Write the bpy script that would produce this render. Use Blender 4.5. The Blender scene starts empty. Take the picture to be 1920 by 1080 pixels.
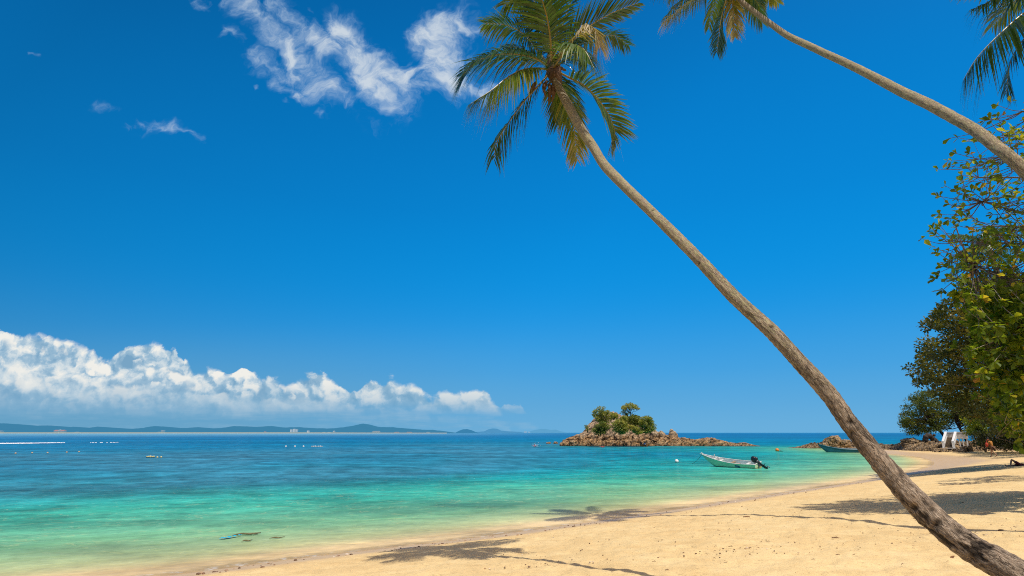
import bpy, bmesh, math, random
import numpy as np
from mathutils import Vector, Matrix, Quaternion

random.seed(7)
RNG = np.random.default_rng(11)
PI = math.pi
scene = bpy.context.scene
COL = scene.collection

# ------------------------------------------------------------------ camera geometry
F = 1066.67
TH = math.atan(271.0 / F)
CT, ST = math.cos(TH), math.sin(TH)
CAM = np.array([0.0, 0.0, 3.0])

def ray(px, py):
    x = (px - 960.0) / F
    y = (540.0 - py) / F
    return np.array([x, CT - y * ST, ST + y * CT])

def at(px, py, t):
    return CAM + ray(px, py) * t

def on_z(px, py, z=0.0):
    d = ray(px, py)
    return CAM + d * ((z - CAM[2]) / d[2])

SUNV = np.array([0.2256, -0.419, 1.0]); SUNV /= np.linalg.norm(SUNV)

# ------------------------------------------------------------------ numpy noise
def _hash(ix, iy, iz, seed):
    h = (ix.astype(np.int64) * 374761393 + iy.astype(np.int64) * 668265263 + iz.astype(np.int64) * 2147483647 + seed * 144665) & 0xFFFFFFFF
    h = ((h ^ (h >> 13)) * 1274126177) & 0xFFFFFFFF
    h = ((h ^ (h >> 15)) * 2246822519) & 0xFFFFFFFF
    return ((h ^ (h >> 16)) & 0xFFFFFF) / float(0xFFFFFF)

def vnoise(P, seed=0):
    P = np.asarray(P, float)
    i = np.floor(P).astype(np.int64); f = P - i
    f = f * f * f * (f * (f * 6 - 15) + 10)
    r = 0
    for dx in (0, 1):
        wx = f[:, 0] if dx else 1 - f[:, 0]
        for dy in (0, 1):
            wy = f[:, 1] if dy else 1 - f[:, 1]
            for dz in (0, 1):
                wz = f[:, 2] if dz else 1 - f[:, 2]
                r = r + wx * wy * wz * _hash(i[:, 0] + dx, i[:, 1] + dy, i[:, 2] + dz, seed)
    return r * 2 - 1

def fbm(P, octs=4, seed=0, gain=0.5, lac=2.03):
    a, s, r = 1.0, 0.0, 0
    Q = np.asarray(P, float).copy()
    for k in range(octs):
        r = r + a * vnoise(Q, seed + k * 17); s += a
        a *= gain; Q = Q * lac + 3.7
    return r / s

def worley(P, seed=0):
    P = np.asarray(P, float)
    i = np.floor(P).astype(np.int64)
    f1 = np.full(len(P), 9.0); f2 = np.full(len(P), 9.0); cid = np.zeros(len(P))
    for dx in (-1, 0, 1):
        for dy in (-1, 0, 1):
            for dz in (-1, 0, 1):
                c = i + np.array([dx, dy, dz])
                q = np.stack([c[:, k] + _hash(c[:, 0], c[:, 1], c[:, 2], seed + 31 * k) for k in range(3)], 1)
                d = np.linalg.norm(P - q, axis=1)
                hid = _hash(c[:, 0], c[:, 1], c[:, 2], seed + 977)
                m = d < f1
                f2 = np.where(m, f1, np.minimum(f2, d))
                cid = np.where(m, hid, cid)
                f1 = np.where(m, d, f1)
    return f1, f2, cid

def sstep(a, b, x):
    t = np.clip((np.asarray(x, float) - a) / (b - a), 0, 1)
    return t * t * (3 - 2 * t)

def catmull(pts, n):
    P = np.asarray(pts, float)
    d = np.concatenate([[0], np.cumsum(np.linalg.norm(np.diff(P[:, :3], axis=0), axis=1) ** 0.5 + 1e-6)])
    u = np.linspace(0, d[-1], n)
    out = np.zeros((n, P.shape[1]))
    # natural-ish tangents (Hermite, nonuniform)
    T = np.zeros_like(P)
    for k in range(len(P)):
        a, b = max(k - 1, 0), min(k + 1, len(P) - 1)
        T[k] = (P[b] - P[a]) / (d[b] - d[a])
    idx = np.clip(np.searchsorted(d, u, side='right') - 1, 0, len(P) - 2)
    h = d[idx + 1] - d[idx]
    s = ((u - d[idx]) / h)[:, None]; h = h[:, None]
    out = (2*s**3-3*s**2+1)*P[idx] + (s**3-2*s**2+s)*h*T[idx] + (-2*s**3+3*s**2)*P[idx+1] + (s**3-s**2)*h*T[idx+1]
    return out

def norm(v):
    v = np.asarray(v, float)
    return v / (np.linalg.norm(v, axis=-1, keepdims=True) + 1e-9)

# ------------------------------------------------------------------ object helpers
def link(o, parent=None):
    COL.objects.link(o)
    if parent is not None:
        o.parent = parent
    return o

def tag(o, label=None, cat=None, group=None, kind=None):
    if label: o['label'] = label
    if cat: o['category'] = cat
    if group: o['group'] = group
    if kind: o['kind'] = kind
    return o

def thing(name, label, cat, loc=(0, 0, 0), rz=0.0, group=None):
    o = bpy.data.objects.new(name, None)
    o.empty_display_size = 0.2
    o.location = [float(c) for c in loc]; o.rotation_euler = (0, 0, rz)
    link(o)
    return tag(o, label, cat, group)

class MB:
    """collects vertices and faces with a material index and a per-vertex tint"""
    def __init__(s):
        s.V = []; s.Q = []; s.T = []; s.qm = []; s.tm = []; s.C = []; s.n = 0
    def add(s, V, Q=None, T=None, mat=0, tint=0.5):
        V = np.asarray(V, float).reshape(-1, 3)
        s.V.append(V)
        tt = np.asarray(tint, float)
        if tt.ndim == 0: tt = np.full(len(V), float(tint))
        s.C.append(tt)
        if Q is not None and len(Q):
            Q = np.asarray(Q, np.int64).reshape(-1, 4); s.Q.append(Q + s.n); s.qm.append(np.full(len(Q), mat))
        if T is not None and len(T):
            T = np.asarray(T, np.int64).reshape(-1, 3); s.T.append(T + s.n); s.tm.append(np.full(len(T), mat))
        s.n += len(V)
    def box(s, c, size, rot=None, mat=0, tint=0.5):
        c = np.asarray(c, float); h = np.asarray(size, float) / 2
        v = np.array([[x, y, z] for x in (-1, 1) for y in (-1, 1) for z in (-1, 1)], float) * h
        if rot is not None: v = v @ np.asarray(rot).T
        q = [[0,1,3,2],[4,6,7,5],[0,4,5,1],[2,3,7,6],[0,2,6,4],[1,5,7,3]]
        s.add(v + c, q, mat=mat, tint=tint)
    def beam(s, a, b, w, h=None, up=(0, 0, 1), mat=0, tint=0.5):
        a = np.asarray(a, float); b = np.asarray(b, float); h = w if h is None else h
        d = norm(b - a); sd = np.cross(d, up)
        if np.linalg.norm(sd) < 1e-3: sd = np.cross(d, (1, 0, 0))
        sd = norm(sd); u = np.cross(sd, d)
        R = np.stack([sd, d, u], 1)
        s.box((a + b) / 2, (w, np.linalg.norm(b - a), h), R, mat, tint)
    def tube(s, path, rad, n=8, mat=0, tint=0.5, cap=True):
        P = np.asarray(path, float); k = len(P)
        R = np.asarray(rad, float)
        if R.ndim == 0: R = np.full(k, float(rad))
        T = np.gradient(P, axis=0); T = norm(T)
        ref = np.array([0, 0, 1.0]) if abs(T[0][2]) < 0.9 else np.array([1.0, 0, 0])
        X = np.zeros_like(P); x = norm(np.cross(ref, T[0]))
        for i in range(k):
            x = norm(x - T[i] * np.dot(x, T[i])); X[i] = x
        Y = np.cross(T, X)
        a = np.linspace(0, 2 * PI, n, endpoint=False)
        V = P[:, None, :] + R[:, None, None] * (np.cos(a)[None, :, None] * X[:, None, :] + np.sin(a)[None, :, None] * Y[:, None, :])
        i, j = np.meshgrid(np.arange(k - 1), np.arange(n), indexing='ij')
        j2 = (j + 1) % n
        Q = np.stack([i * n + j, i * n + j2, (i + 1) * n + j2, (i + 1) * n + j], -1).reshape(-1, 4)
        V = V.reshape(-1, 3)
        tt = np.asarray(tint, float)
        if tt.ndim == 1: tt = np.repeat(tt, n)
        s.add(V, Q, mat=mat, tint=tt)
        if cap:
            base = s.n - k * n
            for e, ring in ((0, np.arange(n)[::-1]), (k - 1, np.arange(n))):
                c = s.n
                s.V.append(P[e][None]); s.C.append(np.array([float(np.ravel(tt)[0])])); s.n += 1
                tri = [[c, base + e * n + ring[m], base + e * n + ring[(m + 1) % n]] for m in range(n)]
                s.T.append(np.array(tri)); s.tm.append(np.full(n, mat))
    def ball(s, c, r, nu=10, nv=7, mat=0, tint=0.5, rot=None):
        r = np.asarray(r, float)
        if r.ndim == 0: r = np.array([r, r, r], float)
        th = np.linspace(0, PI, nv + 1)[1:-1]; ph = np.linspace(0, 2 * PI, nu, endpoint=False)
        V = [[math.sin(t) * math.cos(p), math.sin(t) * math.sin(p), math.cos(t)] for t in th for p in ph] + [[0, 0, 1], [0, 0, -1]]
        V = np.array(V) * r
        if rot is not None: V = V @ np.asarray(rot).T
        Q = [[i*nu+j, (i+1)*nu+j, (i+1)*nu+(j+1) % nu, i*nu+(j+1) % nu] for i in range(nv - 2) for j in range(nu)]
        t0 = (nv - 1) * nu
        T = [[t0, j, (j + 1) % nu] for j in range(nu)] + [[t0 + 1, (nv - 2) * nu + (j + 1) % nu, (nv - 2) * nu + j] for j in range(nu)]
        s.add(V + np.asarray(c, float), Q, T, mat, tint)
    def build(s, name, mats, parent=None, smooth=False, origin=None):
        V = np.concatenate(s.V); C = np.concatenate(s.C)
        if origin is not None: V = V - np.asarray(origin, float)
        Q = np.concatenate(s.Q) if s.Q else np.zeros((0, 4), np.int64)
        T = np.concatenate(s.T) if s.T else np.zeros((0, 3), np.int64)
        mi = np.concatenate([np.concatenate(s.qm) if s.qm else np.zeros(0), np.concatenate(s.tm) if s.tm else np.zeros(0)]).astype(np.int32)
        o = mesh_np(name, V, Q, T, mats, mi, {'tint': C}, smooth, parent)
        if origin is not None and parent is None: o.location = [float(c) for c in origin]
        return o

def mesh_np(name, V, Q, T, mats, mi=None, attrs=None, smooth=False, parent=None):
    me = bpy.data.meshes.new(name)
    nq, nt = len(Q), len(T)
    me.vertices.add(len(V)); me.vertices.foreach_set('co', np.ascontiguousarray(V, np.float32).ravel())
    loops = np.concatenate([np.asarray(Q).ravel(), np.asarray(T).ravel()]).astype(np.int32)
    me.loops.add(len(loops)); me.loops.foreach_set('vertex_index', loops)
    me.polygons.add(nq + nt)
    st = np.concatenate([np.arange(nq) * 4, nq * 4 + np.arange(nt) * 3]).astype(np.int32)
    me.polygons.foreach_set('loop_start', st)
    if mi is not None: me.polygons.foreach_set('material_index', np.asarray(mi, np.int32))
    me.polygons.foreach_set('use_smooth', np.full(nq + nt, bool(smooth)))
    for k, a in (attrs or {}).items():
        a = np.asarray(a, np.float32)
        if a.ndim == 1:
            at_ = me.attributes.new(k, 'FLOAT', 'POINT'); at_.data.foreach_set('value', a)
        else:
            at_ = me.attributes.new(k, 'FLOAT_COLOR', 'POINT')
            at_.data.foreach_set('color', np.concatenate([a, np.ones((len(a), 1), np.float32)], 1).ravel())
    for m in (mats if isinstance(mats, (list, tuple)) else [mats]): me.materials.append(m)
    me.update(calc_edges=True); me.validate()
    return link(bpy.data.objects.new(name, me), parent)

def grid_quads(ni, nj, wrap_j=False):
    i, j = np.meshgrid(np.arange(ni - 1), np.arange(nj if wrap_j else nj - 1), indexing='ij')
    j2 = (j + 1) % nj
    return np.stack([i*nj+j, i*nj+j2, (i+1)*nj+j2, (i+1)*nj+j], -1).reshape(-1, 4)

# ------------------------------------------------------------------ node helpers
class NT:
    def __init__(s, nt):
        s.nt = nt; nt.nodes.clear(); s.flat = False
    def node(s, t, **kw):
        n = s.nt.nodes.new(t)
        for k, v in kw.items(): setattr(n, k, v)
        return n
    def put(s, sock, v):
        if v is None: return
        if isinstance(v, bpy.types.NodeSocket): s.nt.links.new(v, sock)
        elif isinstance(v, (tuple, list)):
            v = tuple(float(c) for c in v)
            if len(sock.default_value) == 4 and len(v) == 3: v = v + (1.0,)
            sock.default_value = v
        else: sock.default_value = v
    def m(s, op, a, b=None, c=None, clamp=False):
        n = s.node('ShaderNodeMath', operation=op, use_clamp=clamp)
        s.put(n.inputs[0], a); s.put(n.inputs[1], b); s.put(n.inputs[2], c)
        return n.outputs[0]
    def add(s, a, b): return s.m('ADD', a, b)
    def sub(s, a, b): return s.m('SUBTRACT', a, b)
    def mul(s, a, b): return s.m('MULTIPLY', a, b)
    def mx(s, a, b): return s.m('MAXIMUM', a, b)
    def v(s, op, a, b=None, c=None):
        n = s.node('ShaderNodeVectorMath', operation=op)
        s.put(n.inputs[0], a); s.put(n.inputs[1], b)
        if c is not None: s.put(n.inputs[2], c)
        return n.outputs['Value'] if op in ('DOT_PRODUCT', 'LENGTH', 'DISTANCE') else n.outputs[0]
    def scale(s, a, k):
        n = s.node('ShaderNodeVectorMath', operation='SCALE'); s.put(n.inputs[0], a); s.put(n.inputs['Scale'], k); return n.outputs[0]
    def sep(s, a):
        n = s.node('ShaderNodeSeparateXYZ'); s.put(n.inputs[0], a); return n.outputs
    def comb(s, x, y, z):
        n = s.node('ShaderNodeCombineXYZ'); s.put(n.inputs[0], x); s.put(n.inputs[1], y); s.put(n.inputs[2], z); return n.outputs[0]
    def ss(s, x, a, b, lo=0.0, hi=1.0, kind='SMOOTHSTEP'):
        n = s.node('ShaderNodeMapRange', interpolation_type=kind)
        s.put(n.inputs[0], x); s.put(n.inputs[1], a); s.put(n.inputs[2], b); s.put(n.inputs[3], lo); s.put(n.inputs[4], hi)
        return n.outputs[0]
    def noise(s, vec, scale, detail=4.0, rough=0.55, dist=0.0, col=False):
        n = s.node('ShaderNodeTexNoise'); n.noise_dimensions = '2D' if s.flat else '3D'; s.put(n.inputs['Vector'], vec); s.put(n.inputs['Scale'], scale)
        s.put(n.inputs['Detail'], detail); s.put(n.inputs['Roughness'], rough); s.put(n.inputs['Distortion'], dist)
        return n.outputs['Color' if col else 'Fac']
    def vor(s, vec, scale, feature='F1', out='Distance', detail=0.0, rand=1.0):
        n = s.node('ShaderNodeTexVoronoi', feature=feature); n.voronoi_dimensions = '2D' if s.flat else '3D'; s.put(n.inputs['Vector'], vec); s.put(n.inputs['Scale'], scale)
        if 'Detail' in n.inputs: s.put(n.inputs['Detail'], detail)
        s.put(n.inputs['Randomness'], rand)
        return n.outputs[out]
    def ramp(s, fac, stops, interp='LINEAR'):
        n = s.node('ShaderNodeValToRGB'); r = n.color_ramp; r.interpolation = interp
        while len(r.elements) > 1: r.elements.remove(r.elements[-1])
        for k, (p, c) in enumerate(stops):
            e = r.elements[0] if k == 0 else r.elements.new(p)
            e.position = p
            c = (c, c, c) if isinstance(c, (int, float)) else c
            e.color = (c[0], c[1], c[2], 1)
        s.put(n.inputs[0], fac); return n.outputs[0]
    def mix(s, fac, a, b, blend='MIX'):
        n = s.node('ShaderNodeMix', data_type='RGBA', blend_type=blend)
        s.put(n.inputs['Factor'], fac) if False else s.put(n.inputs[0], fac)
        s.put(n.inputs[6], a); s.put(n.inputs[7], b); return n.outputs[2]
    def attr(s, name, out='Fac'):
        n = s.node('ShaderNodeAttribute', attribute_name=name); return n.outputs[out]
    def pos(s): return s.node('ShaderNodeNewGeometry').outputs['Position']
    def obj(s): return s.node('ShaderNodeTexCoord').outputs['Object']
    def island(s): return s.node('ShaderNodeNewGeometry').outputs['Random Per Island']
    def bump(s, h, strength=0.5, dist=0.02, nrm=None):
        n = s.node('ShaderNodeBump'); s.put(n.inputs['Height'], h); s.put(n.inputs['Strength'], strength); s.put(n.inputs['Distance'], dist)
        if nrm is not None: s.put(n.inputs['Normal'], nrm)
        return n.outputs[0]
    def bsdf(s, col, rough=0.6, nrm=None, metal=0.0, spec=0.5, alpha=None):
        n = s.node('ShaderNodeBsdfPrincipled'); s.put(n.inputs['Base Color'], col); s.put(n.inputs['Roughness'], rough)
        s.put(n.inputs['Metallic'], metal); s.put(n.inputs['Specular IOR Level'], spec)
        if nrm is not None: s.put(n.inputs['Normal'], nrm)
        if alpha is not None: s.put(n.inputs['Alpha'], alpha)
        return n.outputs[0]
    def out(s, sh):
        n = s.node('ShaderNodeOutputMaterial'); s.put(n.inputs[0], sh)
    def mixsh(s, fac, a, b):
        n = s.node('ShaderNodeMixShader'); s.put(n.inputs[0], fac); s.put(n.inputs[1], a); s.put(n.inputs[2], b); return n.outputs[0]

def lin(r, g, b):
    f = lambda c: (c / 255 / 12.92) if c / 255 <= 0.04045 else ((c / 255 + 0.055) / 1.055) ** 2.4
    return (f(r), f(g), f(b))

def mat(name):
    m = bpy.data.materials.new(name); m.use_nodes = True
    return m, NT(m.node_tree)

def plain(name, col, rough=0.6, var=0.15, scale=6.0, metal=0.0, spec=0.4, bump=0.0):
    m, n = mat(name)
    f = n.noise(n.obj(), scale, 5, 0.6)
    k = n.ss(f, 0.3, 0.7, 1 - var, 1 + var, 'LINEAR')
    c = n.scale(tuple(col), k)
    nr = n.bump(n.noise(n.obj(), scale * 6, 3), bump, 0.01) if bump else None
    n.out(n.bsdf(c, rough, nr, metal, spec))
    return m
# ================================================================== shoreline and terrain
SHORE_PX = [(-900, 1230), (0, 1112), (330, 1078), (600, 1043), (850, 1014), (1000, 994), (1200, 966), (1400, 935), (1600, 905),
            (1690, 889), (1735, 878), (1752, 869), (1740, 861), (1710, 855), (1665, 850.5), (1620, 846)]
sh = [on_z(px, py)[:2] for px, py in SHORE_PX]
SH = catmull(np.array(sh), 160)
SH = np.concatenate([SH, [[60, 108], [78, 114], [110, 120], [420, 150]]])
POLY = np.concatenate([SH, [[420, -160], [-60, -160], [-80, -20], [-50, -1]]])

def _segdist(P, A, B):
    d = B - A; L2 = (d * d).sum()
    t = np.clip(((P - A) @ d) / (L2 + 1e-12), 0, 1)
    return np.linalg.norm(P - (A + t[:, None] * d), axis=1)

def sdist(P):
    """signed distance to the waterline, positive on land"""
    P = np.asarray(P, float)
    best = np.full(len(P), 1e9)
    inside = np.zeros(len(P), bool)
    n = len(POLY)
    for k in range(n):
        A = POLY[k]; B = POLY[(k + 1) % n]
        best = np.minimum(best, _segdist(P, A, B))
        c = (A[1] > P[:, 1]) != (B[1] > P[:, 1])
        xi = (B[0] - A[0]) * (P[:, 1] - A[1]) / (B[1] - A[1] + 1e-12) + A[0]
        inside ^= c & (P[:, 0] < xi)
    return np.where(inside, best, -best)

def profile(s):
    s = np.asarray(s, float)
    return np.where(s > 0, 2.35 * (1 - np.exp(-np.maximum(s, 0) / 14.5)), np.maximum(0.11 * s, -4.0))

def flatten(P):
    """the beach lies lower towards the far rocks"""
    return 1 - 0.80 * sstep(44, 84, P[:, 1] + 0.1 * P[:, 0])

def ground_h(P):
    P = np.asarray(P, float); s = sdist(P)
    z = profile(s)
    z = np.where(s > 0, z * flatten(P), z)
    Q = np.concatenate([P, np.zeros((len(P), 1))], 1)
    z = z + sstep(0.8, 4, s) * 0.05 * fbm(Q * 0.35, 3, 5)
    return z

def gz(x, y): return float(ground_h(np.array([[x, y]]))[0])

def on_ground(px, py):
    z = 1.0
    for _ in range(12):
        p = on_z(px, py, z); z = gz(p[0], p[1])
    return np.array([p[0], p[1], z])

def polar(r0, r1, nr, fine, half=58):
    a = np.concatenate([np.arange(-half, half, fine), np.arange(half, 360 - half, 6.0)])
    a = np.radians(90 - a)
    r = r0 * (r1 / r0) ** np.linspace(0, 1, nr)
    rr, aa = np.meshgrid(r, a, indexing='ij')
    return np.stack([rr * np.cos(aa), rr * np.sin(aa)], -1).reshape(-1, 2), len(a)

# ------------------------------------------------------------------ beach sheet (sand above and below the water)
def make_beach():
    P, na = polar(0.6, 300.0, 430, 0.16)
    P = np.concatenate([[[0.0, 0.0]], P])
    s = sdist(P)
    z = ground_h(P)
    r = np.linalg.norm(P, axis=1)
    Q3 = np.concatenate([P, np.zeros((len(P), 1))], 1)
    wk = 1 + 2.6 * sstep(38, 60, P[:, 1])          # the sheltered corner stays wet farther up
    dry = sstep(0.8 * wk, 2.2 * wk, s + 0.35 * wk * fbm(Q3 * 0.7 / wk[:, None], 3, 91))
    near = np.clip(1.3 - r / 60, 0, 1)
    # trampled sand: hollows, heaps and small scuffs
    w1, w2, _ = worley(Q3 * 2.1 + 0.6 * fbm(Q3 * 1.3, 2, 40)[:, None], 3)
    dent = -np.exp(-(w1 / 0.30) ** 2) * 0.032
    lump = 0.030 * fbm(Q3 * 1.7, 4, 8) + 0.018 * fbm(Q3 * 5.2, 3, 19)
    patch = sstep(-0.35, 0.35, fbm(Q3 * 0.4, 3, 61))
    z = z + dry * near * (dent * (0.5 + 0.9 * patch) + lump * 1.25)
    z = z + (1 - dry) * sstep(-0.3, 0.4, s) * 0.006 * fbm(Q3 * 3.0, 2, 77)
    q = grid_quads(430, na, True) + 1
    t = np.array([[0, 1 + (k + 1) % na, 1 + k] for k in range(na)])
    V = np.concatenate([P, z[:, None]], 1)
    m, n = mat('beach_sand')
    pos = n.pos(); s_ = n.attr('shore'); dr = n.attr('dry')
    big = n.noise(pos, 0.35, 4, 0.6); mid = n.noise(pos, 2.3, 5, 0.65); fin = n.noise(pos, 38, 4, 0.7)
    c = n.ramp(n.add(n.mul(mid, 0.55), n.mul(big, 0.45)), [(0.28, (0.62, 0.415, 0.180)), (0.5, (0.75, 0.535, 0.250)), (0.72, (0.84, 0.635, 0.325))])
    sp = n.ss(fin, 0.56, 0.72, 1.0, 0.60)
    c = n.scale(c, sp)
    sp2 = n.ss(n.noise(pos, 11, 5, 0.7), 0.55, 0.72, 1.0, 0.62)
    c = n.scale(c, sp2)
    wetc = n.ramp(mid, [(0.3, (0.48, 0.325, 0.165)), (0.7, (0.60, 0.425, 0.225))])
    c = n.mix(dr, wetc, c)
    under = n.ramp(n.noise(pos, 1.2, 5, 0.6), [(0.35, (0.43, 0.33, 0.155)), (0.65, (0.60, 0.47, 0.23))])
    c = n.mix(n.ss(s_, -1.6, 0.0, 1, 0), c, under)
    h = n.add(n.mul(n.noise(pos, 7, 5, 0.7), 1.0), n.mul(fin, 0.35))
    nr = n.bump(h, n.ss(dr, 0, 1, 0.05, 0.6), 0.05)
    n.out(n.bsdf(c, n.ss(dr, 0, 0.7, 0.5, 0.95), nr, 0, n.ss(dr, 0, 0.7, 0.22, 0.1)))
    return tag(mesh_np('beach', V, q, t, m, None, {'shore': s, 'dry': dry}, True), kind='structure')

# ------------------------------------------------------------------ sea
ISL = at(1240, 837, 128)
def make_water():
    P, na = polar(6.0, 14000.0, 520, 0.2)
    s = sdist(P)
    r = np.linalg.norm(P, axis=1); az = np.degrees(np.arctan2(P[:, 0], P[:, 1]))
    dd = np.maximum(-s, 0.02)
    # sand shelf is wider to the left of the bay and around the rocks
    Q3 = np.concatenate([P, np.zeros((len(P), 1))], 1)
    ld = np.log10(dd)
    wob = fbm(Q3 * np.array([0.05, 0.09, 1]), 4, 3) * 0.14 + fbm(Q3 * np.array([0.012, 0.03, 1]), 3, 13) * 0.12
    ld2 = ld + wob * sstep(0.2, 1.0, ld)
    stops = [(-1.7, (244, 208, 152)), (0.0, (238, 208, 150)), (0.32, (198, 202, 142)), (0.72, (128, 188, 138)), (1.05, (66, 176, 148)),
             (1.27, (22, 158, 156)), (1.48, (6, 142, 160)), (1.75, (0, 129, 161)), (2.1, (0, 121, 162)), (2.5, (0, 114, 163)), (3.0, (0, 112, 168)), (3.6, (34, 132, 180)), (4.2, (62, 150, 196))]  # farthest stops carry horizon haze in the colour
    xs = np.array([a for a, _ in stops]); cs = np.array([lin(*c) for _, c in stops])
    c = np.stack([np.interp(ld2, xs, cs[:, k]) for k in range(3)], 1)
    # sea-grass beds: a darker band off the left-hand beach
    along = sstep(8, -14, P[:, 0] - 0.12 * P[:, 1])
    bed = sstep(14, 26, dd) * sstep(130, 60, dd) * along * (0.55 + 0.45 * sstep(-0.3, 0.3, fbm(Q3 * np.array([0.06, 0.05, 1]), 4, 23)))
    c = c * (1 - 0.80 * bed[:, None]) + np.array(lin(62, 128, 152)) * 0.80 * bed[:, None]
    # scattered darker weed spots in the shallows
    spot = sstep(0.22, 0.5, fbm(Q3 * np.array([0.35, 0.5, 1]), 4, 31)) * sstep(2.5, 6, dd) * sstep(40, 18, dd)
    c = c * (1 - 0.35 * spot[:, None]) + np.array(lin(40, 110, 95)) * 0.35 * spot[:, None]
    # greener water next to the islet and over the sand bank at the right
    di = np.linalg.norm((P - ISL[:2]) / np.array([26, 16.0]), axis=1)
    c = c * (1 - 0.45 * sstep(1.35, 0.8, di)[:, None]) + np.array(lin(40, 130, 120)) * 0.45 * sstep(1.35, 0.8, di)[:, None]
    # pale strip under the far coast on the left: haze painted into the colour
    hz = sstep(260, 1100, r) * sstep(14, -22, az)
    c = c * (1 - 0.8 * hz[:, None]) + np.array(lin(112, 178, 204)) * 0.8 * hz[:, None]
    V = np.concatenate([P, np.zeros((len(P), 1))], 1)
    V[:, 2] = sstep(0.5, 6, dd) * np.clip(1.2 - r / 60, 0, 1) * 0.02 * fbm(Q3 * np.array([0.9, 1.6, 1]), 3, 71)
    q = grid_quads(520, na, True)
    keep = (s[q] < 1.2).any(axis=1)
    q = q[keep]
    m, n = mat('sea_water')
    pos = n.pos(); base = n.attr('deep', 'Color'); s_ = n.attr('dd')
    X, Y, Z = n.sep(pos)[0:3]
    # ripples, run through a slow warp; the crests lie along the shore
    rot = n.node('ShaderNodeVectorRotate', rotation_type='Z_AXIS'); n.put(rot.inputs['Vector'], pos); rot.inputs['Angle'].default_value = math.radians(-22)
    pr = rot.outputs[0]
    w1 = n.noise(n.v('MULTIPLY', pr, (0.55, 1.5, 1.0)), 0.8, 5, 0.6, 0.6)
    w2 = n.noise(n.v('MULTIPLY', pr, (0.8, 1.5, 1.0)), 3.2, 4, 0.6, 0.4)
    w3 = n.noise(n.v('MULTIPLY', pos, (0.25, 1.0, 1.0)), 0.22, 4, 0.6, 0.5)
    sw = n.noise(n.v('MULTIPLY', pos, (0.06, 0.5, 1.0)), 0.06, 5, 0.65, 0.2)
    w4 = n.noise(n.v('MULTIPLY', pr, (0.75, 0.42, 1.0)), 0.62, 4, 0.62, 0.5)
    h = n.add(n.add(w1, n.mul(w2, 0.4)), n.mul(w3, 0.8))
    nr = n.bump(h, 0.55, 0.22)
    rip = n.add(n.mul(w1, 0.55), n.mul(w2, 0.45))
    k = n.ss(rip, 0.37, 0.63, n.ss(s_, 1, 14, 0.80, 0.64), n.ss(s_, 1, 14, 1.18, 1.34), 'LINEAR')
    k2 = n.ss(w3, 0.36, 0.64, 0.74, 1.26, 'LINEAR')
    k3 = n.ss(sw, 0.36, 0.64, 0.82, 1.16, 'LINEAR')
    k4 = n.ss(w4, 0.36, 0.62, n.ss(s_, 6, 26, 0.95, 0.74), n.ss(s_, 6, 26, 1.05, 1.27), 'LINEAR')
    col = n.scale(n.scale(n.scale(n.scale(base, k), k2), k3), k4)  # ripple light and dark multiplied into the water colour
    # glittering light net over the shallow sand, painted into the water colour
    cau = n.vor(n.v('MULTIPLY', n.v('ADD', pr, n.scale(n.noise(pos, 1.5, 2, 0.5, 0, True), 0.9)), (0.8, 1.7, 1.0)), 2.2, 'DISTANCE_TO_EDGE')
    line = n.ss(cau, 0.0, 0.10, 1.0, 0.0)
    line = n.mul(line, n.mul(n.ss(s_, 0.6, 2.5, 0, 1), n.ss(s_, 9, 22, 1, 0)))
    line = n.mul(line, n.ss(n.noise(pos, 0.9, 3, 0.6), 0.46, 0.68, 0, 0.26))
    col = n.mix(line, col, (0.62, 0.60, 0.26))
    # fine glints on the ripples, painted in as pale colour
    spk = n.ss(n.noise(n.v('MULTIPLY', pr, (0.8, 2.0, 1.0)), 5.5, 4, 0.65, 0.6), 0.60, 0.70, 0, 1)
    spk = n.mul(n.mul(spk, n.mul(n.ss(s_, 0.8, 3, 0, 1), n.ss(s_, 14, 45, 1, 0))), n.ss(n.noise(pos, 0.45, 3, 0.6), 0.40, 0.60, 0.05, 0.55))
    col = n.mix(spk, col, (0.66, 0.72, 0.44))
    # thin foam at the very edge
    fo = n.mul(n.ss(s_, 0.02, 0.10, 0, 1), n.ss(s_, 0.16, 0.50, 1, 0))
    fo = n.mul(fo, n.ss(n.noise(pos, 3.0, 5, 0.7), 0.50, 0.62, 0, 1))
    fo = n.mul(fo, n.ss(n.noise(pos, 0.25, 2, 0.5), 0.40, 0.58, 0.05, 0.65))
    col = n.mix(fo, col, (0.8, 0.78, 0.72))
    op = n.ss(n.add(s_, n.mul(n.sub(rip, 0.5), 0.8)), -0.25, 0.55, 0.12, 1.0, 'LINEAR')
    op = n.mx(op, fo)
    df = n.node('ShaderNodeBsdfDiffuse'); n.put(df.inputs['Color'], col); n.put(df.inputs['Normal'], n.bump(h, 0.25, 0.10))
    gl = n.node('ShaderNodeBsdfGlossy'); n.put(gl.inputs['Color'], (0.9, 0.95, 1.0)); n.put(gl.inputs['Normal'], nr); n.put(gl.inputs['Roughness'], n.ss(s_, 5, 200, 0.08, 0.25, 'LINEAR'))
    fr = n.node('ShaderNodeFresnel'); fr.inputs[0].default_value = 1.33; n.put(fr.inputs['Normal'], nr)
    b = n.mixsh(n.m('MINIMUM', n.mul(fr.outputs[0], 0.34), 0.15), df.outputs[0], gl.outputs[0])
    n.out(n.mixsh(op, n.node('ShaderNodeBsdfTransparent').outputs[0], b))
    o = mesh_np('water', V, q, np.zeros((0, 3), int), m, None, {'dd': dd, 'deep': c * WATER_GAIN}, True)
    return tag(o, kind='structure')

# ------------------------------------------------------------------ sky
def uv(px, py):
    d = ray(px, py); return d[0] / d[1], d[2] / d[1]

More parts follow.
